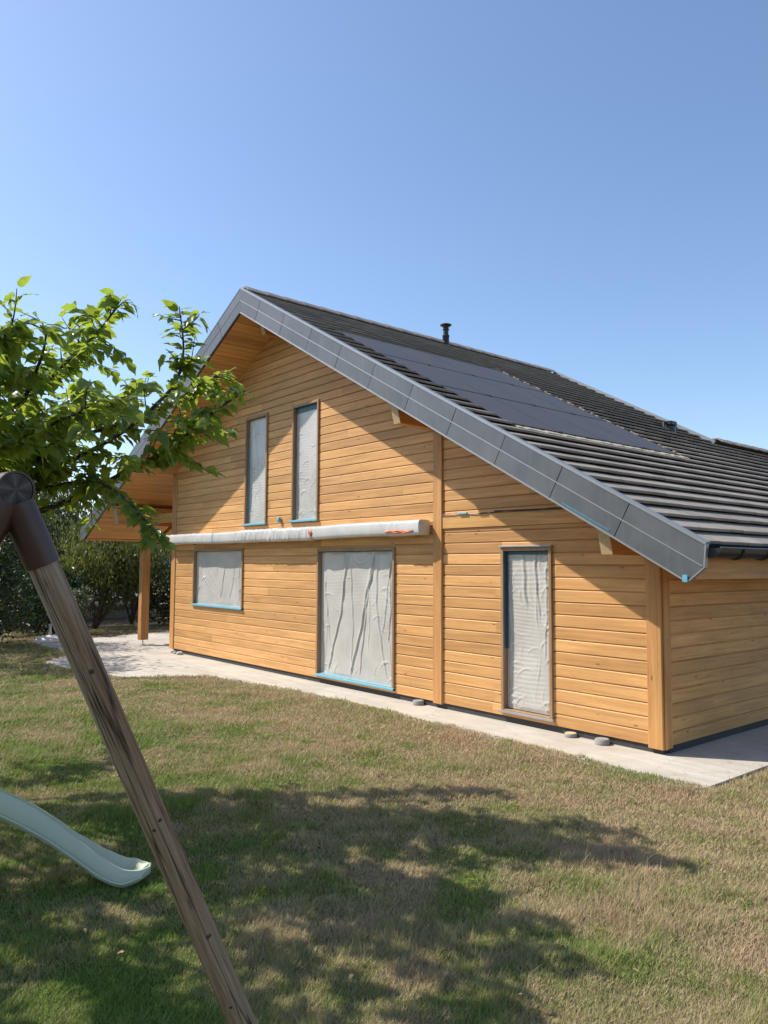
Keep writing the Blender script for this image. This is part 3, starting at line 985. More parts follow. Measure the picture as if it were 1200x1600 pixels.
# cream foam under the lower edge, mortar along the right side
fm = MB()
yy = PAN['y0']+0.02
while yy < PAN['y1'] + 0.12:
    fm.hexa(hexR(6.66 + rnd.uniform(-.004, .004), 6.735 + rnd.uniform(-.012, .012), yy, yy+0.101, -0.05, -0.012 + rnd.uniform(-.005, .006), PR)); yy += 0.10
fm.build('foam_strip', 'foam', roof)
mo = MB()
k = 0
while S0 - k*TP > PAN['s0'] - 0.1:
    s = S0 - k*TP
    if s < PAN['s1'] + 0.2:
        for q_ in range(3):
            ss = s - 0.02 - q_*0.05; yy = PAN['y1'] - 0.005 + rnd.uniform(-.02, .02)
            mo.hexa(hexR(ss-0.045, ss, yy, yy+rnd.uniform(.03, .07), -0.05, -0.012+rnd.uniform(0, .025), PR))
    k += 1
mo.build('mortar_bead', 'mortar', roof)

# flue and roof vent
fp = MB(); fp.lathe([(0.075, -0.35), (0.075, 0.02), (0.082, 0.03), (0.082, 0.055), (0.06, 0.07), (0.06, 0.17), (0.075, 0.18), (0.075, 0.20), (0.06, 0.215), (0.07, 0.25), (0.13, 0.285), (0.13, 0.30), (0.05, 0.33)], (-7.60, 4.20, 7.13), 20)
fp.build('flue_pipe', 'black', roof, smooth=True)
vb = PR(4.45, 7.05, -0.02)
va = MB()
va.lathe([(0.14, -0.1), (0.14, 0.05), (0.10, 0.08)], (vb[0], vb[1], vb[2]), 16)
va.bbox(vb[0]-0.10, vb[0]+0.12, vb[1]-0.10, vb[1]+0.14, vb[2]+0.075, vb[2]+0.17, 0.02)
va.tube([(vb[0]-0.02, vb[1]-0.10, vb[2]+0.15), (vb[0]-0.0, vb[1]-0.2, vb[2]+0.13), (vb[0]+0.02, vb[1]-0.23, vb[2]+0.02)], 0.02, 8)
va.build('roof_vent', 'black', roof, smooth=True)

# ---- windows behind masking film
def film_mesh(x0, x1, z0, z1, y, folds, slats, seed, amp=1.0, step=0.013):
    r = np.random.default_rng(seed)
    nx = max(8, int((x1-x0)/step)); nz = max(8, int((z1-z0)/step))
    X, Z = np.meshgrid(np.linspace(0, 1, nx+1), np.linspace(0, 1, nz+1))
    Wd, Ht = x1-x0, z1-z0
    D = np.zeros_like(X)
    xm, zm = X*Wd, Z*Ht
    for (a, b, wd, am, c0, c1, bend) in folds:      # a: top x frac, b: bottom x frac, c0..c1 visible span
        xc = (b + (a-b)*Z + bend*np.sin(np.pi*Z))*Wd
        fade = np.clip((Z-c0)/0.08, 0, 1)*np.clip((c1-Z)/0.12, 0, 1)
        ww = wd*0.85*(0.7+0.6*Z if a != b else 1)
        am = am*0.62
        xc = xc + 0.010*np.sin(zm*7+a*20) + 0.006*np.sin(zm*17+b*30)
        t = (xm-xc)/ww
        D += am*fade*(np.exp(-t*t) - 0.45*np.exp(-(t-1.6)**2*0.8))
    # big soft billows
    for q in range(7):
        fx, fz, ph = r.uniform(0.6, 2.4), r.uniform(0.5, 2.0), r.uniform(0, 6.28)
        D += amp*0.004*np.sin(fx*xm*3+ph)*np.sin(fz*zm*2.2+ph*1.7)
    # shutter slats telegraphing through
    msk = np.zeros_like(X)
    for q in range(14):
        cx, cz, sx, sz = r.uniform(0, 1), r.uniform(0.02, 0.9), r.uniform(.1, .3), r.uniform(.05, .2)
        msk += np.exp(-((X-cx)/sx)**2 - ((Z-cz)/sz)**2)
    D += slats*np.clip(msk, 0, 1)*np.sin(zm*2*np.pi/0.052 + 1.5*np.sin(xm*4) + 2.5*np.sin(zm*5.3+xm*2))
    # short crumples
    for q in range(int(46*amp)):
        cx, cz = r.uniform(0.02, 0.98), r.uniform(0.02, 0.98)
        if r.random() < 0.55: cx = r.choice([r.uniform(0.0, 0.15), r.uniform(0.85, 1.0)])
        if r.random() < 0.3: cz = r.uniform(0.0, 0.08)
        an = r.uniform(0, np.pi); ln = r.uniform(0.03, 0.16); wd = r.uniform(0.006, 0.013)
        dx, dz = xm-cx*Wd, zm-cz*Ht
        u = dx*np.cos(an)+dz*np.sin(an); v = -dx*np.sin(an)+dz*np.cos(an) + 3*u*u
        D += r.uniform(0.004, 0.010)*np.exp(-(u/ln)**2-(v/wd)**2)
    edge = np.minimum(np.minimum(X, 1-X)*Wd, np.minimum(Z, 1-Z)*Ht)
    D *= np.clip(edge/0.05, 0.1, 1)
    V = np.stack([x0+xm, y-0.012-D, z0+zm], -1).reshape(-1, 3)
    idx = np.arange((nx+1)*(nz+1)).reshape(nz+1, nx+1)
    F = np.stack([idx[:-1, :-1], idx[:-1, 1:], idx[1:, 1:], idx[1:, :-1]], -1).reshape(-1, 4)
    return np_mesh('plastic_film', V, F, 'film', smooth=True)

def window(key, folds, slats, seed, sill_mat, tape_h, label, head=False, left_tape=None, top_tape=None, amp=1.0, sill_ext=0.02):
    x0, x1, z0, z1 = WIN[key]
    t = 0.045
    fr = MB()
    ft, bk = -0.052, 0.125
    fr.bbox(x0, x0+t, ft, bk, z0, z1, 0.003); fr.bbox(x1-t, x1, ft, bk, z0, z1, 0.003)
    fr.bbox(x0+t, x1-t, ft+0.002, bk, z1-t, z1, 0.003); fr.bbox(x0+t, x1-t, ft+0.002, bk, z0, z0+t*0.7, 0.003)
    wn = fr.build('window', 'frame', house, label=label)
    yb = 0.036
    MB().box(x0+t, x1-t, yb+0.02, yb+0.04, z0+t*0.7, z1-t).build('shutter', 'white_plastic', wn)
    o = bpy.data.objects.new('plastic_film', film_mesh(x0+t+0.006, x1-t-0.006, z0+t*0.7+0.01, z1-t-0.012, yb, folds, slats, seed, amp))
    link(o, wn)
    # sill and its tape
    sm = MB(); sm.hexa([(x0-sill_ext, ft-0.018, z0-0.012), (x1+sill_ext*0.5, ft-0.018, z0-0.012), (x1+sill_ext*0.5, 0.06, z0+0.006), (x0-sill_ext, 0.06, z0+0.006),
                        (x0-sill_ext, ft-0.018, z0+0.010), (x1+sill_ext*0.5, ft-0.018, z0+0.010), (x1+sill_ext*0.5, 0.06, z0+0.034), (x0-sill_ext, 0.06, z0+0.034)])
    sm.build('sill', sill_mat, wn)
    if tape_h:
        tb = MB()
        q = 9
        for i_ in range(q):
            xa = x0-sill_ext+0.01 + (x1-x0+sill_ext)*i_/q; xb = x0-sill_ext+0.01 + (x1-x0+sill_ext)*(i_+1)/q
            h = tape_h*rnd.uniform(0.85, 1.15)
            tb.hexa([(xa, ft-0.022, z0-0.010), (xb, ft-0.022, z0-0.010), (xb, 0.02, z0+0.002), (xa, 0.02, z0+0.002), (xa, ft-0.022, z0+0.016), (xb, ft-0.022, z0+0.016), (xb, 0.02, z0+0.030+h*0.4), (xa, 0.02, z0+0.030+h*0.4)])
        tb.build('tape', 'tape', wn)
    if head:
        hb = MB(); hb.bbox(x0-0.012, x1+0.012, ft-0.022, 0.0, z1+0.001, z1+0.022, 0.003); hb.build('head_flashing', 'flash', wn)
    if left_tape:
        a, b_, wd, mt_ = left_tape
        if mt_ == 'tapedark': MB().box(x0+t+0.001, x0+t+0.004, -0.03, yb-0.005, z0+a*(z1-z0), z0+b_*(z1-z0)).build('tape', mt_, wn)
        MB().box(x0+t+0.004, x0+t+wd, yb-0.024, yb-0.021, z0+a*(z1-z0), z0+b_*(z1-z0)).build('tape', mt_, wn)
    if top_tape:
        MB().box(x0+t+0.004, x1-t-0.004, yb-0.023, yb-0.020, z1-t-top_tape, z1-t-0.001).build('tape', 'tapedark', wn)
        MB().box(x0+t+0.004, x1-t-0.004, -0.03, yb-0.018, z1-t-0.006, z1-t-0.002).build('tape', 'tapedark', wn)
    return wn

window('d', [(.36, .10, .022, .026, 0, 1.05, .05), (.41, .44, .016, .018, 0.02, 1.05, .02), (.72, .42, .030, .030, 0, 1.05, .02), (.74, .55, .018, .022, 0, 1.05, -.02),
             (.76, .92, .020, .020, 0, 1.05, -.05), (.70, .66, .014, .014, .2, .9, .0), (.05, .22, .020, .016, .1, .85, -.04), (.93, .88, .02, .018, .3, 1.0, .03),
             (.34, .28, .012, .012, .45, 1.0, .0), (.96, .78, .016, .014, .35, 1.0, .0), (.14, .06, .014, .012, .0, .6, .0), (.82, .97, .014, .014, .0, .5, .0)],
       0.0005, 3, 'frame', 0.035, 'wide door window masked with creased grey film, left of the middle post', head=False, top_tape=0.012)
window('w1', [(.02, .62, .022, .024, 0, .85, -.14), (.18, .80, .018, .022, 0, .7, -.12), (.62, .50, .016, .018, .1, .9, .03), (.80, .70, .014, .016, .1, 1, .03), (.94, .92, .014, .018, 0, 1, -.02), (.28, .68, .014, .014, 0, .5, -.06), (.05, .30, .016, .014, 0, .6, -.06)],
       0.0005, 8, 'frame', 0.03, 'small square window masked with grey film, below the left end of the awning', top_tape=None)
window('u1', [(.1, .9, .014, .016, .0, .35, -.2), (.15, .95, .014, .016, .25, .48, -.15), (.3, .5, .012, .010, .4, 1, .05), (.9, .75, .010, .010, .5, .8, 0), (.2, .7, .014, .014, .02, .22, -.2)],
       0.0008, 12, 'frame', 0.04, 'narrow upper window masked with film, nearest the left verge', left_tape=(0.0, 0.72, .03, 'tape'), amp=1.3, sill_ext=0.05)
window('u2', [(.1, .45, .020, .018, .78, 1, .02), (.0, 1.0, .014, .016, .12, .30, -.12), (.85, 1.0, .014, .014, .3, .5, -.1), (.3, .9, .012, .012, .4, .62, -.15), (.5, .2, .016, .016, .0, .14, .1)],
       0.0008, 21, 'frame', 0.04, 'narrow upper window masked with film, under the shadow peak', top_tape=0.10, amp=1.3, sill_ext=0.05)
window('n', [(.62, .80, .016, .024, .55, 1.05, .03), (.35, .55, .022, .020, .62, 1.05, .03), (.9, .86, .012, .02, .3, 1.05, .0), (.05, .10, .012, .012, .0, .9, .0), (.5, .95, .014, .018, .5, .8, 0), (.98, .6, .012, .014, .15, .38, .05)],
       0.0013, 30, 'flash', 0.0, 'tall narrow window masked with crinkled film, right of the middle post', head=True, left_tape=(0.38, 0.975, .03, 'tapedark'), top_tape=0.05, amp=1.6, sill_ext=0.035)
MB().lathe([(0.034, -0.05), (0.042, -0.02), (0.037, 0.02), (0.02, 0.05)], (-8.02+0.33, -0.06, 2.845), 12).build('wrapped_lamp', 'tape', house, smooth=True)

# cable along the band board
cb = MB(); pts = [(-3.37 + k*0.12, -0.052 - 0.004*math.sin(k*1.3), 2.722 + 0.006*math.sin(k*0.8) + 0.004*math.sin(k*2.1)) for k in range(20)]
cb.tube(pts, 0.007, 6); cable = cb.build('cable', 'black', house, smooth=True)
MB().bbox(-3.03, -2.86, -0.072, -0.045, 2.716, 2.745, 0.006).build('tape', 'tape', cable)
cb2 = MB(); cb2.tube([(-2.36+k*0.1, -0.07, 2.735-0.002*k) for k in range(12)], 0.008, 6); cb2.build('cable', 'plinth', house, smooth=True)

# ------------------------------------------------------------------ wrapped awning
aw = thing('awning', (-7.9, -0.1, 2.45), 'long awning cassette wrapped in white plastic film across the gable wall', 'awning')
def awning_mesh():
    nx = 420
    prof = []
    for k in range(28):
        a = 2*math.pi*k/28
        c, s_ = math.cos(a), math.sin(a)
        e = 0.45
        prof.append((0.120*math.copysign(abs(c)**e, c), 0.112*math.copysign(abs(s_)**e, s_)))
    X = np.linspace(-12.38, -3.60, nx)
    r = np.random.default_rng(5)
    V = np.zeros((nx, 28, 3))
    wr = []
    for q in range(95):
        c = r.choice([r.uniform(-12.3, -3.7), r.uniform(-8.9, -6.4), r.uniform(-8.9, -6.4)])
        wr.append((c, r.uniform(-1.6, 1.6), r.uniform(0.014, 0.03), r.uniform(0.002, 0.008), r.uniform(0, 6.28)))
    th = np.arange(28)*2*math.pi/28
    for i_, x in enumerate(X):
        sag = -0.012*math.sin((x+12.4)/8.8*math.pi) + 0.006*math.sin(x*2.1)
        endf = min(1, max(0, (x+12.38)/0.05)+0.7, max(0, (-3.60-x)/0.05)+0.7)
        for k, (py, pz) in enumerate(prof):
            D = 1 + 0.0
            for (c, sl_, wd, am, ph) in wr:
                d = x - c - sl_*0.10*math.sin(th[k]+ph)
                if abs(d) < 0.1: D += am/0.11*math.exp(-(d/wd)**2)
            V[i_, k] = (x, -0.155 + py*D*endf, 2.565 + pz*D*endf + sag)
    idx = np.arange(nx*28).reshape(nx, 28)
    F = np.stack([idx[:-1], np.roll(idx, -1, 1)[:-1], np.roll(idx, -1, 1)[1:], idx[1:]], -1).reshape(-1, 4)
    me = bpy.data.meshes.new('film_wrap')
    fl_ = [tuple(int(z) for z in q) for q in F] + [tuple(int(z) for z in idx[0]), tuple(int(z) for z in idx[-1][::-1])]
    me.from_pydata([tuple(float(z) for z in q) for q in V.reshape(-1, 3)], [], fl_)
    me.polygons.foreach_set('use_smooth', [True]*len(me.polygons))
    me.set_sharp_from_angle(angle=math.radians(50))
    mt = M['film'].copy(); mt.name = 'awning_film'
    for nd in mt.node_tree.nodes:
        if nd.type == 'VALTORGB':
            nd.color_ramp.elements[0].color = (0.50, 0.485, 0.455, 1); nd.color_ramp.elements[1].color = (0.62, 0.605, 0.575, 1)
    me.materials.append(mt)
    return me
wrap = bpy.data.objects.new('film_wrap', awning_mesh()); link(wrap, aw)
for x in (-11.2, -8.6, -5.9, -3.9):
    MB().bbox(x-0.04, x+0.04, -0.06, -0.022, 2.44, 2.66, 0.004).build('wall_bracket', 'zinc', aw)
def band(x, wd, mat, sl_=0.0):
    b = MB(); N = 24
    for xx in (x-wd/2, x+wd/2):
        for k in range(N):
            a = 2*math.pi*k/N; c, s_ = math.cos(a), math.sin(a); e = 0.45
            b.v.append((xx + sl_*s_, -0.155+0.1235*math.copysign(abs(c)**e, c), 2.562+0.1175*math.copysign(abs(s_)**e, s_)-0.012*math.sin((x+12.4)/8.8*math.pi)))
    b.f = [(k, (k+1) % N, (k+1) % N+N, k+N) for k in range(N)]
    b.build('tape_band', mat, aw, smooth='all')
band(-9.93, 0.035, 'tape')
band(-6.32, 0.03, 'orange', 0.015)
# orange strap bundle at the right end
ob = MB()
for q in range(7):
    x = -4.35 + q*0.07
    ob.tube([(x, -0.278-rnd.uniform(0, .012), 2.50+rnd.uniform(0, .02)), (x+0.1, -0.290, 2.475+rnd.uniform(0, .05)), (x+0.2, -0.28, 2.48+rnd.uniform(0, .04))], 0.009, 5)
ob.build('strap', 'orange', aw, smooth='all')
ob = MB()
for q in range(5):
    ob.tube([(-6.40+rnd.uniform(-.04, .04), -0.276, 2.63), (-6.34+rnd.uniform(-.05, .05), -0.286, 2.56), (-6.28+rnd.uniform(-.08, .05), -0.28, 2.50)], 0.006, 5)
ob.build('strap', 'orange', aw, smooth='all')

# ------------------------------------------------------------------ small things on the slab
def disc(x, y, r, h, top, label, tilt=0.0):
    t = thing('round_block', (x, y, 0.0), label, 'block', 'round blocks along the foot of the wall')
    MB().lathe([(r*0.93, 0.0), (r, 0.006), (r, h-0.006), (r*0.95, h)], (x, y, 0.001), 18).build('body', 'grey_disc', t, smooth=True)
    b = MB(); b.lathe([(r*0.9, 0.0), (r*0.86, 0.008)], (x, y, h), 18); b.build('top', top, t, smooth=True)
disc(-3.82, -0.08, 0.085, 0.055, 'grey_disc', 'round grey block on the slab at the foot of the middle post')
disc(-1.17, -0.07, 0.075, 0.04, 'tan_disc', 'round block with tan top near the tall narrow window')
disc(-0.72, -0.10, 0.085, 0.055, 'grey_disc', 'round grey block nearest the right corner post')
for (x, y, s_, lb) in ((-12.05, -0.10, 0.06, 'small grey stone touching the left corner post'), (-11.85, -0.14, 0.05, 'small grey stone, middle one of three by the left corner'), (-11.62, -0.13, 0.075, 'larger grey stone of three by the left corner')):
    b = MB(); r_ = random.Random(int(x*100)); 
    b.lathe([(s_*0.7, 0), (s_, s_*0.35), (s_*0.8, s_*0.75), (s_*0.3, s_*0.9)], (x, y, 0.001), 9)
    b.v = [(vx + r_.uniform(-.012, .012), vy + r_.uniform(-.012, .012), max(0.001, vz + r_.uniform(-.008, .008))) for vx, vy, vz in b.v]
    b.build('stone', 'rubble', label=lb, cat='stone', group='stones by the left corner')
# parasol base
pb = thing('parasol_base', (-16.25, -1.55, 0), 'round white parasol base with short metal tube on the terrace edge', 'parasol base')
MB().lathe([(0.36, 0.0), (0.38, 0.03), (0.37, 0.07), (0.30, 0.12), (0.15, 0.16), (0.05, 0.17)], (-16.25, -1.55, 0.001), 28).build('foot', 'white_plastic', pb, smooth=True)
MB().lathe([(0.035, 0.15), (0.035, 0.45), (0.03, 0.46)], (-16.25, -1.55, 0.0), 14).build('tube', 'metal', pb, smooth=True)

# ------------------------------------------------------------------ swing frame
TOP = Vector((1.67, -6.97, 2.247))
AX = Vector((-0.98, -0.18, 0)).normalized()
sf = thing('swing_frame', (1.9, -6.5, 0), 'weathered round timber swing frame with brown steel corner joint', 'swing frame')
def cyl_obj(name, a, b, r0, r1, mat, parent, n=28, wob=0.0, seed=0, rings=30):
    a, b = Vector(a), Vector(b)
    L_ = (b-a).length
    q = (b-a).to_track_quat('Z', 'Y').to_matrix().to_4x4(); q.translation = a
    rr = np.random.default_rng(seed)
    mbv = MB()
    for i_ in range(rings+1):
        t = i_/rings
        for j in range(n):
            an = 2*math.pi*j/n
            r = (r0+(r1-r0)*t)*(1 + wob*(0.5*math.sin(3*an+t*4+seed)+0.5*math.sin(t*23+seed+an)))
            mbv.v.append((r*math.cos(an), r*math.sin(an), t*L_))
    for i_ in range(rings):
        for j in range(n):
            c = i_*n+j; d = i_*n+(j+1) % n
            mbv.f.append((c, d, d+n, c+n))
    mbv.f.append(tuple(reversed(range(n)))); mbv.f.append(tuple(rings*n+j for j in range(n)))
    return mbv.build(name, mat, parent, smooth=True, world=q), q, L_
FOOT = Vector((1.83, -6.01, -0.03))
FOOT = TOP + (Vector((1.615, -6.03, 0.195)) - TOP) * ((TOP.z+0.03)/(TOP.z-0.195))
ldir = (FOOT-TOP).normalized()
cyl_obj('leg', TOP+ldir*0.16, FOOT, 0.051, 0.051, 'pole', sf, wob=0.012, seed=2, rings=60)
toc = (CAM - (TOP+FOOT)*0.5).normalized()
for (t_, sh, rk) in ((0.27, -0.10, 0.011), (0.52, -0.35, 0.009), (0.53, 0.30, 0.008), (0.73, -0.25, 0.013), (0.86, 0.35, 0.007)):
    c_ = TOP + (FOOT-TOP)*t_
    sidev = ldir.cross(toc).normalized(); nv = (toc - ldir*toc.dot(ldir)).normalized()
    nv = (nv*math.cos(sh) + sidev*math.sin(sh)).normalized()
    qk = nv.to_track_quat('Z', 'Y').to_matrix().to_4x4(); qk.translation = c_ + nv*0.0500
    kb = MB(); kb.lathe([(rk*0.95, -0.004), (rk*0.85, 0.0008), (rk*0.4, 0.0014)], (0, 0, 0), 12); kb.build('knot', 'knot', sf, smooth='all', world=qk)
mir = Vector((TOP.x - (FOOT.x-TOP.x) - 0.25, TOP.y - (FOOT.y-TOP.y), -0.03))
ldir2 = (mir-TOP).normalized()
cyl_obj('leg', TOP+ldir2*0.16, mir, 0.051, 0.051, 'pole', sf, wob=0.012, seed=5)
beam, _, _ = cyl_obj('beam', TOP-AX*0.035, TOP+AX*2.95, 0.056, 0.056, 'pole', sf, wob=0.008, seed=8)
END = TOP + AX*2.9
for sg in (ldir, ldir2):
    cyl_obj('leg', END+sg*0.16, END+sg*((FOOT-TOP).length), 0.051, 0.051, 'pole', sf, wob=0.012, seed=9)
# end grain disc
qm = (-AX).to_track_quat('Z', 'Y').to_matrix().to_4x4(); qm.translation = TOP-AX*0.036
eb = MB(); eb.lathe([(0.0555, 0.0), (0.054, 0.003)], (0, 0, 0), 28); eb.build('end_grain', 'endcap', beam, world=qm)
# steel joints
for cen, d1, d2 in ((TOP, ldir, ldir2), (END, ldir, ldir2)):
    jt = MB()
    def ring(c0, c1, ro, ri, nn=28):
        c0, c1 = Vector(c0), Vector(c1)
        t = (c1-c0).normalized(); rf = t.cross(Vector((0, 0, 1))).normalized() if abs(t.z) < 0.95 else Vector((1, 0, 0)); u = t.cross(rf)
        k0 = len(jt.v)
        for c, r in ((c0, ro), (c1, ro), (c1, ri), (c0, ri)):
            for j in range(nn):
                an = 2*math.pi*j/nn; jt.v.append(tuple(c + r*(math.cos(an)*rf+math.sin(an)*u)))
        for a in range(4):
            for j in range(nn):
                p0 = k0+a*nn+j; p1 = k0+a*nn+(j+1) % nn; q0_ = k0+((a+1) % 4)*nn+j; q1_ = k0+((a+1) % 4)*nn+(j+1) % nn
                jt.f.append((p0, p1, q1_, q0_))
    ring(cen-AX*0.042, cen+AX*0.13, 0.0635, 0.0565)
    ring(cen+d1*0.045, cen+d1*0.27, 0.0575, 0.0515)
    ring(cen+d2*0.045, cen+d2*0.27, 0.0575, 0.0515)
    jt.build('steel_joint', 'collar', sf, smooth=True)

# ------------------------------------------------------------------ slide
sd = thing('slide', (-0.9, -6.2, 0), 'pale green plastic slide ending on the lawn', 'slide')
U = Vector((-0.50, -0.866, 0)).normalized(); Wv = Vector((-0.866, 0.50, 0)).normalized()
O = Vector((-0.386, -5.738, -0.03))
prof_s = [-0.155, -0.12, -0.06, 0.0, 0.08, 0.15, 0.28, 0.40, 0.55, 0.70, 0.85, 1.0, 1.15, 1.3, 1.5, 1.75, 2.0, 2.3]
zbt = lambda s: float(np.interp(s, [-0.155, -0.10, 0.0, 0.07, 0.15, 0.277, 0.443, 0.607, 0.729, 0.95, 1.3, 1.7, 2.0, 2.3], [0.055, 0.03, 0.008, 0.03, 0.076, 0.176, 0.302, 0.403, 0.467, 0.567, 0.74, 0.97, 1.13, 1.2]))
hgt = lambda s: float(np.interp(s, [-0.155, -0.08, 0.0, 0.1, 0.3, 0.6, 2.3], [0.045, 0.075, 0.11, 0.135, 0.145, 0.16, 0.16]))
ss = np.interp(np.linspace(0, len(prof_s)-1, 60), range(len(prof_s)), prof_s)
bm = MB(); nn = 0
for s_ in ss:
    h = hgt(s_); z0 = zbt(s_)
    nar = max(0.0, (-s_+0.0)/0.155); inset = 0.15*nar**2.2
    cs = [(0+inset, 0.02), (-0.012+inset, 0.035), (-0.004+inset, h-0.02), (0.008+inset, h), (0.03+inset, h), (0.038+inset, h-0.012), (0.062+inset, 0.06), (0.10+inset, 0.042), (0.30-inset, 0.042), (0.338-inset, 0.06), (0.362-inset, h-0.012), (0.37-inset, h), (0.392-inset, h), (0.404-inset, h-0.02), (0.412-inset, 0.035), (0.40-inset, 0.02), (0.37-inset, 0.0), (0.03+inset, 0.0)]
    nn = len(cs)
    for (c, z) in cs:
        c *= 0.60; q = O + U*s_ + Wv*(c + 0.12*z); bm.v.append((q.x, q.y, q.z + z0 + z - c*float(np.interp(s_, [-0.05, 0.35], [0.0, 0.34]))))
for i_ in range(len(ss)-1):
    for j in range(nn):
        a = i_*nn+j; b_ = i_*nn+(j+1) % nn
        bm.f.append((a, b_, b_+nn, a+nn))
bm.f.append(tuple(range(nn))); bm.f.append(tuple((len(ss)-1)*nn+j for j in reversed(range(nn))))
bm.build('chute', 'slide', sd, smooth=True)
rbm = MB()
pth = [O + U*s_ + Wv*(-0.012 if s_ > 0.05 else -0.010 + 0.09*max(0.0, -s_/0.155)**2.2) + Vector((0, 0, zbt(s_)+0.032)) for s_ in ss[4:]]
rbm.tube([tuple(q) for q in pth], 0.007, 6); rbm.build('rib', 'slide', sd, smooth='all')
for c in (0.02, 0.27):
    a = O + U*2.28 + Wv*c; b2 = O + U*2.75 + Wv*c
    MB().tube([(a.x, a.y, 1.2), (b2.x, b2.y, -0.03)], 0.02, 8).build('ladder_rail', 'metal', sd, smooth='all')
for k in range(4):
    t = 0.2+0.22*k; a = O + U*(2.28+0.47*t) + Wv*0.02; b2 = O + U*(2.28+0.47*t) + Wv*0.27
    MB().tube([(a.x, a.y, 1.2-1.23*t), (b2.x, b2.y, 1.2-1.23*t)], 0.016, 8).build('rung', 'slide', sd, smooth='all')

# ------------------------------------------------------------------ trees
def rand_rot(r, n):
    q = r.normal(size=(n, 4)); q /= np.linalg.norm(q, axis=1)[:, None]
    w_, x, y, z = q.T
    return np.stack([np.stack([1-2*(y*y+z*z), 2*(x*y-z*w_), 2*(x*z+y*w_)], -1), np.stack([2*(x*y+z*w_), 1-2*(x*x+z*z), 2*(y*z-x*w_)], -1), np.stack([2*(x*z-y*w_), 2*(y*z+x*w_), 1-2*(x*x+y*y)], -1)], 1)

def mulberry_leaf(var):
    """leaf along +X from the petiole, folded at the midrib, tip drooping; unit length"""
    out = [[(0.0, 0.0), (0.03, 0.16), (0.13, 0.29), (0.27, 0.35), (0.42, 0.31), (0.47, 0.33), (0.60, 0.26), (0.73, 0.17), (0.87, 0.07), (1.0, 0.0)],
           [(0.0, 0.0), (-0.05, 0.17), (0.08, 0.33), (0.24, 0.38), (0.36, 0.24), (0.50, 0.31), (0.64, 0.28), (0.75, 0.15), (0.88, 0.06), (1.0, 0.0)],
           [(0.0, 0.0), (0.02, 0.14), (0.12, 0.25), (0.26, 0.30), (0.40, 0.30), (0.54, 0.26), (0.66, 0.20), (0.78, 0.13), (0.90, 0.05), (1.0, 0.0)]][var]
    fold, droop = [(0.42, 0.30), (0.30, 0.42), (0.55, 0.24)][var]
    V, F = [], []
    mid = []
    k = len(out)
    for (x, wd) in out:
        mid.append(len(V)); V.append((x, 0, -droop*x*x + 0.03*math.sin(x*9)))
    for sgn in (1, -1):
        idx = []
        for j, (x, wd) in enumerate(out):
            if j in (0, k-1): idx.append(mid[j]); continue
            idx.append(len(V)); wav = 0.035*math.sin(x*13+sgn+var)
            V.append((x, sgn*wd*math.cos(fold), -droop*x*x + wd*math.sin(fold) - 0.55*wd*wd + wav))
        for j in range(k-1):
            f = [mid[j], mid[j+1], idx[j+1], idx[j]]
            f = [f[q] for q in range(4) if f[q] not in f[:q]]
            if sgn < 0: f = f[::-1]
            if len(f) == 4: F.append((f[0], f[1], f[2])); F.append((f[0], f[2], f[3]))
            elif len(f) == 3: F.append(tuple(f))
    # petiole
    b0 = len(V)
    V += [(0, 0.008, 0), (0, -0.008, 0), (-0.22, -0.008, 0.05), (-0.22, 0.008, 0.05)]
    F += [(b0, b0+1, b0+2), (b0, b0+2, b0+3)]
    return np.array(V), np.array(F)
LEAVES = [mulberry_leaf(v_) for v_ in range(3)]

def smooth_path(pts, sub=6):
    P_ = [np.array(p_, float) for p_ in pts]; out = []
    for i_ in range(len(P_)-1):
        p0 = P_[max(i_-1, 0)]; p1 = P_[i_]; p2 = P_[i_+1]; p3 = P_[min(i_+2, len(P_)-1)]
        for k in range(sub):
            t = k/sub
            out.append(0.5*((2*p1)+(-p0+p2)*t+(2*p0-5*p1+4*p2-p3)*t*t+(-p0+3*p1-3*p2+p3)*t**3))
    out.append(P_[-1]); return out

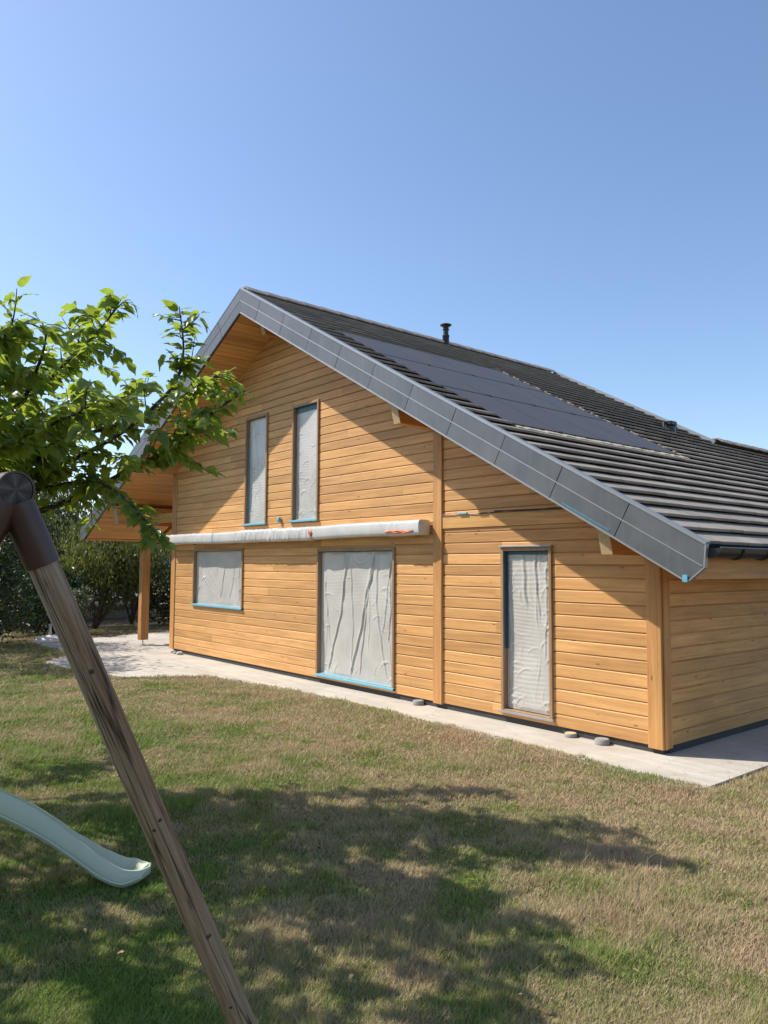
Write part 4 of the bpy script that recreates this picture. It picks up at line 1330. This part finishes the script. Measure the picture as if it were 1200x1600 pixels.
tr_rng = np.random.default_rng(42)
mt = thing('mulberry_tree', (-4.55, -7.75, 0), 'broad leaved green tree reaching in from the left over the lawn', 'tree')
FORK = (-4.45, -7.65, 1.75)
limbs = [
 [(-4.0,-6.8,2.1), (-2.98,-5.6,2.48), (-2.14,-5.1,2.82), (-1.71,-4.91,3.0), (-1.28,-4.72,3.27), (-1.02,-4.57,3.43)],
 [(-3.9,-6.8,2.7), (-3.09,-5.83,3.42), (-2.42,-5.54,3.81), (-2.12,-5.37,4.06), (-1.91,-5.29,4.26)],
 [(-3.4,-6.2,2.5), (-2.41,-5.29,3.04), (-1.82,-4.93,3.45), (-1.6,-4.86,3.76), (-1.5,-4.95,4.17)],
 [(-3.2,-6.6,2.6), (-2.02,-6.08,3.22), (-1.45,-6.06,3.46), (-1.19,-6.08,3.64)],
 [(-3.4,-6.1,2.5), (-2.4,-5.42,2.72), (-1.86,-5.27,2.58), (-1.62,-5.14,2.36), (-1.52,-5.04,2.24)],
 [(-3.9,-6.5,2.6), (-3.01,-5.39,3.16), (-2.3,-4.87,3.37), (-1.92,-4.6,3.6), (-1.72,-4.48,3.72)],
 [(-3.0,-7.0,2.7), (-1.77,-6.57,3.2), (-1.01,-6.46,3.39), (-0.9,-6.36,3.58)],
 [(-2.9,-6.7,2.4), (-1.55,-6.27,2.84), (-1.0,-6.08,2.95), (-0.69,-5.89,3.08)],
 [(-4.2,-6.6,2.4), (-3.74,-5.86,2.89), (-3.5,-5.6,2.97)],
 [(-4.2,-6.5,2.6), (-3.58,-5.46,3.22), (-3.36,-4.91,3.58), (-3.24,-4.5,3.9)],
 [(-3.9,-6.8,2.9), (-3.15,-5.93,3.65), (-2.85,-5.57,3.71), (-2.61,-5.31,3.98), (-2.53,-5.4,4.24)],
 [(-3.2,-7.4,2.5), (-1.9,-7.2,3.0), (-0.7,-7.0,3.3), (-0.3,-6.9,3.35)],
 [(-3.2,-7.7,2.4), (-1.9,-7.8,2.9), (-0.8,-7.7,3.2), (-0.4,-7.6,3.2)],
 [(-3.4,-8.2,2.6), (-2.2,-8.5,3.2), (-1.2,-8.6,3.5)],
 [(-3.8,-7.4,2.8), (-2.9,-7.2,3.6), (-2.3,-7.1,4.1)],
 [(-3.6,-7.0,2.8), (-2.4,-6.5,3.4), (-1.7,-6.1,3.75)],
 [(-4.4,-7.3,3.2), (-4.1,-6.7,3.8), (-3.8,-6.3,4.3)],
 [(-4.7,-8.2,3.0), (-4.9,-8.7,4.0), (-5.0,-9.1,4.7)],
 [(-5.2,-7.2,2.7), (-6.0,-6.7,3.5), (-6.6,-6.5,3.9)],
 [(-5.3,-8.0,2.7), (-6.2,-8.3,3.5), (-6.8,-8.5,3.9)],
 [(-3.9,-8.6,2.7), (-3.3,-9.3,3.4), (-2.9,-9.8,3.8)],
 [(-3.9,-6.9,2.45), (-3.2,-6.2,2.75), (-2.5,-5.8,2.95), (-2.0,-5.6,3.1)],
 [(-3.8,-6.9,2.5), (-2.9,-6.2,3.0), (-2.2,-5.8,3.25), (-1.7,-5.5,3.45)],
 [(-4.0,-6.8,2.6), (-3.3,-5.9,3.1), (-2.8,-5.3,3.45), (-2.5,-4.9,3.6)],
 [(-3.4,-7.2,2.8), (-2.3,-6.7,3.4), (-1.6,-6.4,3.5), (-1.2,-6.3,3.55)],
 [(-3.3,-7.8,2.6), (-2.1,-8.0,3.1), (-1.2,-8.0,3.4), (-0.7,-8.1,3.4)],
 [(-3.2,-7.5,2.5), (-1.8,-7.5,2.9), (-0.6,-7.3,3.15), (0.0,-7.2,3.2)],
 [(-3.5,-8.3,2.7), (-2.6,-8.8,3.3), (-1.9,-9.1,3.6)],
 [(-3.2,-7.9,2.6), (-2.0,-8.3,3.0), (-1.0,-8.7,3.25), (-0.5,-8.9,3.3)],
 [(-3.9,-6.7,2.4), (-3.1,-5.95,2.68), (-2.5,-5.6,2.85)],
 [(-3.7,-6.9,2.5), (-2.7,-6.3,2.75), (-1.9,-6.0,2.9)],
 [(-3.3,-7.3,2.7), (-2.0,-6.9,3.2), (-1.0,-6.8,3.45), (-0.5,-6.65,3.5)],
]
wood_mb = MB()
wood_mb.tube(smooth_path([(-4.6, -7.8, -0.05), (-4.58, -7.78, 0.5), (-4.5, -7.7, 1.2), FORK], 4), list(np.linspace(0.17, 0.12, 13)), 12)
leafpos = []     # (pos, outward dir, size)
def add_leaves_along(path, start, spacing, size0, tipgrow=1.0):
    path = [np.array(q) for q in path]
    acc = 0; side_ = 1
    tot = sum(np.linalg.norm(path[i_+1]-path[i_]) for i_ in range(len(path)-1)); done = 0
    for i_ in range(len(path)-1):
        d = path[i_+1]-path[i_]; L_ = np.linalg.norm(d); t_ = d/max(L_, 1e-6)
        pos = 0
        while pos < L_:
            if (done+pos)/tot >= start and acc >= spacing:
                acc = 0; side_ = -side_
                perp = np.cross(t_, [0, 0, 1.0]); 
                if np.linalg.norm(perp) < 0.2: perp = tr_rng.normal(size=3)
                perp /= np.linalg.norm(perp)
                dirv = side_*perp*tr_rng.uniform(.5, 1.0) + t_*tr_rng.uniform(.2, .9) + np.array([0, 0, tr_rng.uniform(-.75, .15)]) + tr_rng.normal(size=3)*0.25
                dirv /= np.linalg.norm(dirv)
                sz = size0*tr_rng.uniform(.65, 1.25)
                leafpos.append((path[i_]+t_*pos + dirv*sz*0.2, dirv, sz*tr_rng.choice([0.7, 1.0, 1.0, 1.2])))
            pos += 0.012; acc += 0.012
        done += L_
for li, lb in enumerate(limbs):
    path = smooth_path([FORK] + lb, 6)
    K = len(path)
    r0 = 0.024 if li else 0.036
    wood_mb.tube(path, [max(0.004, r0*(1-i_/(K-1))**0.8*1.0+0.004) for i_ in range(K)], 7)
    vis = li in range(0, 11)
    add_leaves_along(path, 0.42 if vis else 0.35, 0.022 if vis else 0.038, 0.132)
    # twigs
    ntw = {0: 22, 1: 20, 2: 17, 4: 7, 5: 18, 8: 14, 10: 18}.get(li, 21)
    for q in range(ntw):
        t = tr_rng.uniform(0.30, 0.97)
        i_ = min(K-2, int(t*(K-1)))
        o0 = np.array(path[i_]); tn = np.array(path[i_+1])-o0; tn /= np.linalg.norm(tn)
        dv = tn*0.6 + tr_rng.normal(size=3)*np.array([.8, .8, .5]) + np.array([0, 0, 0.12]); dv /= np.linalg.norm(dv)
        ln = tr_rng.uniform(0.22, 0.62)*(1.0 if t < 0.7 else 0.5)*(0.55 if li == 4 else 1.0)
        p1 = o0 + dv*ln*0.5 + tr_rng.normal(size=3)*0.03; p2 = o0 + dv*ln + np.array([0, 0, -0.12*ln]) + tr_rng.normal(size=3)*0.03
        tw = smooth_path([o0, p1, p2], 3)
        wood_mb.tube(tw, list(np.linspace(0.007, 0.0025, len(tw))), 5, cap=False)
        add_leaves_along(tw, 0.06, 0.025 if li < 11 or li > 20 else 0.036, 0.125)
wood_mb.build('trunk', 'bark', mt, smooth='all')

def leaf_frame(dirv, r):
    x = dirv/np.linalg.norm(dirv)
    upv = np.array([0, 0, 1.0]) + r.normal(size=3)*0.38
    y = np.cross(upv, x); y /= np.linalg.norm(y); z = np.cross(x, y)
    return np.stack([x, y, z], 1)
frames = [leaf_frame(d, tr_rng) for (_, d, _) in leafpos]
# the 300 that show largest become single leaves
sc_ = []
for (p_, d_, s_), R3 in zip(leafpos, frames):
    v = Vector(p_) - CAM; zf = v.dot(fw)
    u_ = 600 + 1187.7*v.dot(rt2)/zf; vv = 800 - 1187.7*v.dot(up2)/zf
    inn = -20 < u_ < 430 and 430 < vv < 900
    sc_.append((s_/zf)**2*abs(Vector(R3[:, 2]).dot(v.normalized())) if inn else -1)
order = np.argsort(-np.array(sc_))[:300]
single = set(int(z) for z in order)
lm = []
for V_, F_ in LEAVES:
    lm.append(np_mesh('leaf', V_, F_, 'leaf', smooth=True))
Vall, Fall, base = [], [], 0
crown = None
for i_, ((p_, d_, s_), R3) in enumerate(zip(leafpos, frames)):
    v_ = int(tr_rng.integers(0, 3))
    if i_ in single:
        o = bpy.data.objects.new('leaf', lm[v_])
        m4 = Matrix(R3.tolist()).to_4x4() @ Matrix.Scale(s_, 4); m4.translation = Vector(p_)
        link(o, mt, m4)
    else:
        V_, F_ = LEAVES[v_]
        Vall.append((V_*s_) @ R3.T + p_); Fall.append(F_+base); base += len(V_)
crown = bpy.data.objects.new('crown', np_mesh('crown', np.concatenate(Vall), np.concatenate(Fall), 'leaf', smooth=True))
link(crown, mt); crown['kind'] = 'stuff'
print('mulberry leaves', len(leafpos))

# ---- bushes and trees of the background
def foliage(name, parent, blobs, n_, size, mat, seed, hang=0.0, elong=2.2):
    r = np.random.default_rng(seed)
    ws = np.array([b[3]*b[4]*b[5] for b in blobs]); ws = ws/ws.sum()
    # clumps inside each blob
    P_ = []
    for b, wgt in zip(blobs, ws):
        nc = max(10, int(wgt*n_/45))
        d = r.normal(size=(nc, 3)); d /= np.linalg.norm(d, axis=1)[:, None]
        rad = r.uniform(0.35, 1.0, size=(nc, 1))**0.55
        cen = np.array(b[:3]) + d*rad*np.array(b[3:6])
        k = int(wgt*n_/nc)+1
        sp = r.uniform(0.10, 0.26, size=(nc, 1, 1))*np.array(b[3:6]).mean()
        q = cen[:, None, :] + r.normal(size=(nc, k, 3))*sp*np.array([1, 1, 0.8+hang*1.6])
        P_.append(q.reshape(-1, 3))
    P_ = np.concatenate(P_); P_ = P_[P_[:, 2] > 0.02]
    N = len(P_)
    Rm = rand_rot(r, N)
    if hang:
        # leaves hang down
        x = np.stack([r.normal(size=N)*0.35, r.normal(size=N)*0.35, -np.ones(N)], 1); x /= np.linalg.norm(x, axis=1)[:, None]
        y = np.cross(x, r.normal(size=(N, 3))); y /= np.linalg.norm(y, axis=1)[:, None]
        Rm = np.stack([x, y, np.cross(x, y)], 2)
    s_ = size*r.uniform(0.6, 1.4, size=N)
    loc = np.array([(0, 0, 0), (0.45, 0.5/elong, 0.06), (1, 0, -0.08), (0.45, -0.5/elong, 0.06)])
    V_ = np.einsum('nij,kj->nki', Rm, loc)*s_[:, None, None] + P_[:, None, :]
    F_ = (np.arange(N)*4)[:, None] + np.array([[0, 1, 2, 3]])
    o = bpy.data.objects.new(name, np_mesh(name, V_.reshape(-1, 3), F_, mat))
    link(o, parent); o['kind'] = 'stuff'
    return o

def stems(parent, base, tops, r0, seed, name='trunk'):
    r = np.random.default_rng(seed); b = MB()
    for t_ in tops:
        mid = (np.array(base)*0.5+np.array(t_)*0.5) + r.normal(size=3)*np.array([.12, .12, .05])
        pth = smooth_path([base, mid, t_], 4)
        b.tube(pth, list(np.linspace(r0, r0*0.25, len(pth))), 7)
    b.build(name, 'bark', parent, smooth='all')

def shrub(name, base, label, cat, blobs, n_, size, mat, seed, tops, r0=0.05, hang=0.0, group=None):
    t = thing(name, base, label, cat, group)
    stems(t, base, tops, r0, seed)
    foliage('crown' if cat == 'tree' else 'foliage', t, blobs, n_, size, mat, seed+1, hang)
    return t

shrub('laurel_bush', (-16.4, -3.7, 0), 'dark dense bush at the left edge behind the swing pole', 'bush',
      [(-16.4, -3.7, 1.2, 1.5, 1.5, 1.2), (-16.7, -3.3, 2.9, 1.3, 1.4, 1.5), (-17.2, -2.7, 0.9, 0.9, 0.9, 0.9)], 9000, 0.13, 'leaf_dark', 51, [(-16.4, -3.9, 2.2), (-16.8, -3.3, 2.6), (-16.0, -3.5, 2.0)])
shrub('fruit_tree', (-14.3, -5.2, 0), 'leafy tree left of the terrace shading its edge', 'tree',
      [(-14.2, -5.0, 3.6, 1.7, 1.5, 1.2), (-13.2, -4.6, 3.2, 1.0, 0.9, 0.8), (-14.9, -4.4, 4.0, 1.1, 1.0, 0.9)], 4200, 0.14, 'leaf', 61, [(-14.2, -5.0, 3.8), (-13.3, -4.7, 3.3), (-15.0, -4.5, 4.1), (-14.6, -5.8, 3.5)], 0.10)
shrub('weeping_tree', (-26.0, 0.6, 0), 'weeping tree with drooping grey green strands behind the porch eave', 'tree',
      [(-26.0, 0.4, 3.3, 1.9, 2.0, 1.9), (-25.5, -1.0, 4.5, 1.4, 1.5, 1.2), (-25.0, 1.8, 2.8, 1.2, 1.2, 1.4)], 14000, 0.16, 'leaf_olive', 71, [(-26, 0.5, 4.0), (-25.6, -0.4, 4.2), (-25.2, 1.6, 3.0)], 0.12, hang=0.8)
shrub('small_garden_tree', (-19.6, 0.75, 0), 'small multi stemmed tree with yellow green leaves beyond the terrace', 'tree',
      [(-19.7, 1.0, 2.2, 1.15, 1.2, 0.75), (-19.5, 0.2, 1.7, 0.8, 0.8, 0.7), (-20.0, 1.9, 2.3, 0.9, 0.9, 0.9), (-19.9, 1.2, 1.3, 0.7, 0.9, 0.5)], 8500, 0.12, 'leaf_yellow', 81, [(-19.7, 0.3, 1.9), (-19.8, 1.2, 2.2), (-19.5, 1.9, 2.3), (-19.4, 0.9, 2.0)], 0.07, hang=0.5)
shrub('olive_shrub', (-20.8, 2.4, 0), 'olive green shrub with hanging leaves left of the porch post', 'bush',
      [(-20.8, 2.4, 1.9, 1.2, 1.3, 0.9), (-21.4, 1.2, 2.6, 1.3, 1.2, 0.8), (-20.6, 3.2, 2.5, 1.0, 1.0, 0.7)], 8000, 0.12, 'leaf_olive', 91, [(-20.8, 2.2, 1.8), (-21.2, 1.6, 2.4), (-20.6, 3.0, 2.4), (-20.4, 2.6, 1.4)], 0.05, hang=0.5)
shrub('dark_conifer_hedge', (-20.0, 4.2, 0), 'dark dense hedge seen between the porch post and the wall', 'hedge',
      [(-20.0, 4.0, 1.0, 1.0, 1.3, 1.0), (-20.3, 5.2, 1.2, 1.0, 1.4, 1.2), (-20.1, 3.2, 0.7, 0.6, 0.7, 0.7)], 9000, 0.11, 'leaf_dark', 101, [(-20.0, 4.0, 1.6), (-20.2, 5.2, 1.8)], 0.06)
shrub('grey_green_shrub', (-22.5, 5.0, 0), 'tall grey green shrub above the dark hedge', 'bush',
      [(-22.5, 5.0, 2.2, 1.3, 1.9, 1.1), (-22.4, 3.4, 2.0, 1.0, 1.0, 0.9)], 6000, 0.12, 'leaf_grey', 111, [(-22.5, 5.0, 2.4), (-22.4, 3.6, 2.2)], 0.06)
shrub('low_dark_shrub', (-18.6, -0.75, 0), 'low dark shrub beside the parasol base', 'bush',
      [(-18.6, -0.8, 0.8, 0.7, 0.9, 0.8), (-18.9, -1.7, 0.9, 0.8, 0.9, 0.9), (-18.9, -0.3, 1.3, 0.6, 0.6, 0.6)], 5000, 0.11, 'leaf_dark', 121, [(-18.6, -0.8, 1.2), (-18.9, -1.6, 1.3)], 0.04)
shrub('silver_shrub', (-17.6, -0.35, 0), 'small silvery leaved shrub just right of the swing pole', 'bush',
      [(-17.6, -0.35, 0.95, 0.28, 0.25, 0.5)], 700, 0.10, 'leaf_grey', 131, [(-17.6, -0.35, 1.1), (-17.5, -0.25, 1.2)], 0.02)
shrub('tall_bush', (-22.5, -1.6, 0), 'tall mid green bush behind the dark shrub', 'bush',
      [(-22.5, -1.4, 1.8, 1.5, 1.6, 1.6), (-22.8, -0.6, 3.0, 1.0, 1.2, 1.0), (-22.6, -2.4, 3.2, 1.1, 1.1, 1.0)], 9000, 0.13, 'leaf_dark', 141, [(-22.5, -1.4, 2.2), (-22.7, -0.5, 2.6)], 0.06)
shrub('rear_shrub', (-24.5, -4.5, 0), 'broad green bush at the far left behind the dark bush', 'bush',
      [(-24.5, -4.5, 2.0, 1.9, 2.0, 1.8), (-25.0, -2.6, 1.6, 1.4, 1.4, 1.5)], 7000, 0.15, 'leaf_olive', 151, [(-24.5, -4.5, 2.6), (-25.0, -2.8, 2.2)], 0.07)

# fence with rails beyond the terrace
fe = thing('garden_fence', (-23.4, 2.0, 0), 'low weathered timber rail fence beyond the small tree', 'fence')
for k in range(9):
    y = -4.0 + 1.5*k
    MB().bbox(-23.45, -23.33, y-0.05, y+0.05, -0.03, 0.85, 0.01).build('fence_post', 'fencewood', fe)
for z in (0.32, 0.66):
    for k in range(8):
        MB().bbox(-23.325, -23.29, -4.0+1.5*k+0.004, -2.5+1.5*k-0.004, z, z+0.11, 0.006).build('rail', 'fencewood', fe)
gwl = thing('garden_wall', (-24.2, 2.0, 0), 'low pale rendered wall behind the rail fence', 'wall')
for k in range(14):
    y = -5 + k*1.0
    MB().bbox(-24.3, -24.1, y+0.003, y+0.997, -0.03, 0.42, 0.01).build('wall_block', 'wallstone', gwl)
    MB().bbox(-24.34, -24.06, y+0.003, y+0.997, 0.422, 0.47, 0.008).build('coping', 'wallstone', gwl)

# parked car
car = thing('parked_car', (-28.0, 3.6, 0), 'silver hatchback parked beyond the fence, half hidden by leaves', 'car')
def car_body():
    st = [(-2.05, .55, .50, .62), (-1.95, .30, .72, .70), (-1.2, .22, .86, .78), (-0.55, .20, .93, .82), (0.2, .20, .95, .84), (1.2, .20, .97, .83), (1.85, .26, .95, .78), (2.05, .45, .80, .66)]
    b = MB()
    for (t, z0, z1, hw) in st:
        b.v += [(-hw*0.92, t, z0), (-hw, t, z0+0.12), (-hw, t, z1-0.14), (-hw*0.9, t, z1), (hw*0.9, t, z1), (hw, t, z1-0.14), (hw, t, z0+0.12), (hw*0.92, t, z0)]
    k = len(st)
    for i_ in range(k-1):
        for j in range(8):
            a = i_*8+j; c = i_*8+(j+1) % 8; b.f.append((a, a+8, c+8, c))
    b.f.append(tuple(range(8))); b.f.append(tuple((k-1)*8+j for j in reversed(range(8))))
    return b
CT = Matrix.Translation((-28.0, 3.6, 0)) @ Matrix.Rotation(0.1, 4, 'Z')
body = car_body().build('body', 'carpaint', car, smooth=True, world=CT)
cbn = MB()
st = [(-0.75, .90, .76), (0.0, 1.42, .62), (0.9, 1.47, .62), (1.7, 1.30, .60), (1.95, .92, .72)]
cbn.v = [(-.78, -0.85, .88), (.78, -0.85, .88), (.62, -0.05, 1.42), (-.62, -0.05, 1.42), (-.62, 1.35, 1.44), (.62, 1.35, 1.44), (.76, 1.95, .93), (-.76, 1.95, .93)]
cbn.f = [(0, 1, 2, 3), (3, 2, 5, 4), (4, 5, 6, 7), (0, 3, 4, 7), (1, 6, 5, 2), (0, 7, 6, 1)]
cbn.build('cabin', 'carpaint', car, world=CT)
for sg in (-1, 1):
    wb = MB(); wb.v = [(sg*.765, -0.62, .93), (sg*.765, 1.72, .95), (sg*.64, 1.28, 1.36), (sg*.64, 0.02, 1.36), (sg*.77, -0.62, .93), (sg*.775, 1.72, .95), (sg*.65, 1.28, 1.365), (sg*.65, 0.02, 1.365)]
    wb.f = [(0, 1, 2, 3), (4, 5, 6, 7), (0, 1, 5, 4), (1, 2, 6, 5), (2, 3, 7, 6), (3, 0, 4, 7)]
    wb.build('side_window', 'glass', car, world=CT)
wb = MB(); wb.v = [(-.68, -0.80, .925), (.68, -0.80, .925), (.56, -0.12, 1.385), (-.56, -0.12, 1.385), (-.68, -0.81, .93), (.68, -0.81, .93), (.56, -0.13, 1.39), (-.56, -0.13, 1.39)]
wb.f = [(0, 1, 2, 3), (4, 5, 6, 7), (0, 1, 5, 4), (1, 2, 6, 5), (2, 3, 7, 6), (3, 0, 4, 7)]; wb.build('windscreen', 'glass', car, world=CT)
for sg in (-1, 1):
    for t in (-1.3, 1.3):
        q = CT @ Matrix.Translation((sg*0.76, t, 0.29)) @ Matrix.Rotation(math.pi/2, 4, 'Y')
        wl = MB(); wl.lathe([(0.25, -0.09), (0.31, -0.07), (0.31, 0.07), (0.25, 0.09)], (0, 0, 0), 20)
        wh = wl.build('wheel', 'tyre', car, smooth=True, world=q)
        rm = MB(); rm.lathe([(0.2, -0.095), (0.2, 0.095)], (0, 0, 0), 16); rm.build('rim', 'metal', wh, world=q)
    hl = MB(); hl.bbox(sg*0.42-0.14, sg*0.42+0.14, -2.03, -1.9, 0.58, 0.70, 0.02); hl.build('headlight', 'glass', car, world=CT)

# neighbour house
nh = thing('neighbour_house', (-40, 3, 0), 'distant neighbour house with grey tiled roof behind the trees', 'house')
MB().box(-44, -37, -3.0, 8.0, 0, 2.5).build('wall', 'render', nh)
nr = MB(); nr.prism_y([(-36.4, 2.4), (-36.3, 2.55), (-40.5, 4.5), (-44.7, 2.55), (-44.6, 2.4), (-40.5, 4.3)], -3.5, 8.5)
nroof = nr.build('roof', 'greytile', nh)
for k in range(15):
    t = k/15
    b = MB(); x0 = -36.3-4.2*t; z0 = 2.56+1.95*t
    b.prism_y([(x0, z0), (x0, z0+0.06), (x0-0.30, z0+0.15), (x0-0.30, z0+0.13)], -3.52, 8.52); b.build('tile_course', 'greytile', nroof)
for y in (-1.5, 2.0, 5.5):
    wn = MB(); wn.bbox(-37.0, -36.96, y, y+1.2, 0.9, 2.1, 0.01); wnd = wn.build('window', 'white_plastic', nh)
    MB().box(-36.962, -36.955, y+0.08, y+1.12, 0.98, 2.02).build('pane', 'glass', wnd)

# ------------------------------------------------------------------ grass
def in_poly(px, py, poly):
    ins = np.zeros(len(px), bool)
    j = len(poly)-1
    for i_ in range(len(poly)):
        xi, yi = poly[i_]; xj, yj = poly[j]
        c = ((yi > py) != (yj > py)) & (px < (xj-xi)*(py-yi)/(yj-yi+1e-12)+xi)
        ins ^= c; j = i_
    return ins
gr = np.random.default_rng(99)
NB = 1550000
# polar sampling round the camera gives more blades where they show larger
th = gr.uniform(math.radians(96), math.radians(182), NB*2)
dd = 2.0*(26.0/2.0)**(gr.uniform(0, 1, NB*2)**0.95)
gx = CAM.x + dd*np.cos(th); gy = CAM.y + dd*np.sin(th)
keep = (gx < 9) & (gx > -24) & (gy > -9.5) & (gy < 6)
gx, gy, dd = gx[keep], gy[keep], dd[keep]
# grow slightly over the slab edge
kp = ~in_poly(gx, gy - 0.035*np.abs(np.sin(gx*3.1)*np.sin(gx*11.3+1)) - gr.uniform(0, 0.025, len(gx)), SLAB)
gx, gy, dd = gx[kp], gy[kp], dd[kp]
gx, gy, dd = gx[:NB], gy[:NB], dd[:NB]
N = len(gx)
# tufts: heights vary by low frequency pattern
def vnoise(x, y, f, sd):
    r_ = np.random.default_rng(sd); G_ = r_.random((256, 256))
    u, v = x*f, y*f; iu, iv = np.floor(u).astype(int), np.floor(v).astype(int); fu, fv = u-iu, v-iv
    fu = fu*fu*(3-2*fu); fv = fv*fv*(3-2*fv)
    a = G_[iu % 256, iv % 256]; b_ = G_[(iu+1) % 256, iv % 256]; c_ = G_[iu % 256, (iv+1) % 256]; d_ = G_[(iu+1) % 256, (iv+1) % 256]
    return (a*(1-fu)+b_*fu)*(1-fv)+(c_*(1-fu)+d_*fu)*fv
pat = 0.45*vnoise(gx, gy, 1.7, 1) + 0.35*vnoise(gx, gy, 5.0, 2) + 0.20*vnoise(gx, gy, 13.0, 3)
tuft = np.clip((pat-0.42)/0.25, 0, 1)
hh = gr.uniform(0.014, 0.034, N)*(0.7+0.9*tuft)
lift = 0.022*(vnoise(gx, gy, 2.1, 4)-0.2) + 0.014*vnoise(gx, gy, 7.0, 5)
tall = (gr.random(N) < 0.02 + 0.10*(vnoise(gx, gy, 4.3, 8) > 0.8))
hh[tall] *= gr.uniform(1.4, 2.6, tall.sum())
wd = gr.uniform(0.0012, 0.0026, N)*np.clip(dd/4.0, 0.9, 4.5)
an = gr.uniform(0, 2*np.pi, N)
lean = gr.uniform(0.2, 1.5, N)
lx, ly = np.cos(an)*lean*hh, np.sin(an)*lean*hh
px, py = -np.sin(an), np.cos(an)
z0 = -0.036 + np.clip(lift, 0, 0.05) + 0.034*in_poly(gx, gy, SLAB) + 0.032*(~in_poly(gx, gy, SLAB))*sum(in_poly(gx, gy+q_, SLAB).astype(float) for q_ in (0.06, 0.12, 0.18, 0.24, 0.30, 0.36, 0.42, 0.48))/8
V_ = np.zeros((N, 3, 3), np.float32)
V_[:, 0] = np.stack([gx-px*wd, gy-py*wd, z0*np.ones(N)], 1)
V_[:, 1] = np.stack([gx+px*wd, gy+py*wd, z0*np.ones(N)], 1)
V_[:, 2] = np.stack([gx+lx, gy+ly, z0+hh], 1)
tone = np.repeat(np.clip(0.5+gr.normal(size=N)*0.27 + 0.7*(vnoise(gx, gy, 3.4, 6)-0.5) + 0.4*(vnoise(gx, gy, 9.0, 7)-0.5), 0, 1), 3)
go = bpy.data.objects.new('grass', np_mesh('grass', V_.reshape(-1, 3), np.arange(N*3).reshape(-1, 3), 'blade', attr=tone))
link(go)
set_props(go, 'patchy short lawn grass, part dry straw and part green', 'grass', None, 'stuff')
# a few broad leaved weeds in the lawn
wr_ = np.random.default_rng(17)
Vw, Fw, b0 = [], [], 0
for q in range(120):
    x, y = wr_.uniform(-3.5, 3.6), wr_.uniform(-7.0, -1.3)
    if wr_.random() < 0.25: x, y = wr_.uniform(0.8, 2.4), wr_.uniform(-5.2, -3.2)
    for k in range(int(wr_.integers(4, 9))):
        a = wr_.uniform(0, 6.28); L_ = wr_.uniform(0.03, 0.075); e = wr_.uniform(0.2, 0.9)
        c, s_ = math.cos(a), math.sin(a); hw = L_*0.16
        Vw += [(x, y, -0.02), (x+c*L_*0.5-s_*hw, y+s_*L_*0.5+c*hw, -0.02+L_*e*0.6), (x+c*L_, y+s_*L_, -0.02+L_*e*0.7), (x+c*L_*0.5+s_*hw, y+s_*L_*0.5-c*hw, -0.02+L_*e*0.6)]
        Fw.append([b0, b0+1, b0+2, b0+3]); b0 += 4
we = bpy.data.objects.new('weeds', np_mesh('weeds', np.array(Vw), np.array(Fw), 'leaf'))
link(we)
set_props(we, 'scattered bright green broad leaved weeds in the lawn', 'weeds', None, 'stuff')

# dry leaves dropped on the lawn
Vw, Fw, b0 = [], [], 0
for q in range(110):
    x, y = wr_.uniform(-5.5, 3.6), wr_.uniform(-7.2, -0.9)
    V_, F_ = LEAVES[int(wr_.integers(0, 3))]
    a = wr_.uniform(0, 6.28); c, s_ = math.cos(a), math.sin(a); L_ = wr_.uniform(0.02, 0.042)
    tl = wr_.uniform(-0.5, 0.5)
    X_, Y_, Z_ = V_[:, 0]*L_, V_[:, 1]*L_, V_[:, 2]*L_
    Vw.append(np.stack([x+X_*c-Y_*s_, y+X_*s_+Y_*c, 0.012+Z_+X_*tl+0.5*L_*abs(tl)], 1)); Fw.append(F_+b0); b0 += len(V_)
M['litter'] = plain('dry_leaf', (0.34, 0.22, 0.10), 0.8, var=0.4, scale=3)
fo = bpy.data.objects.new('fallen_leaves', np_mesh('fallen_leaves', np.concatenate(Vw), np.concatenate(Fw), 'litter'))
link(fo)
set_props(fo, 'small dry brown leaves scattered over the lawn', 'fallen leaves', None, 'stuff')
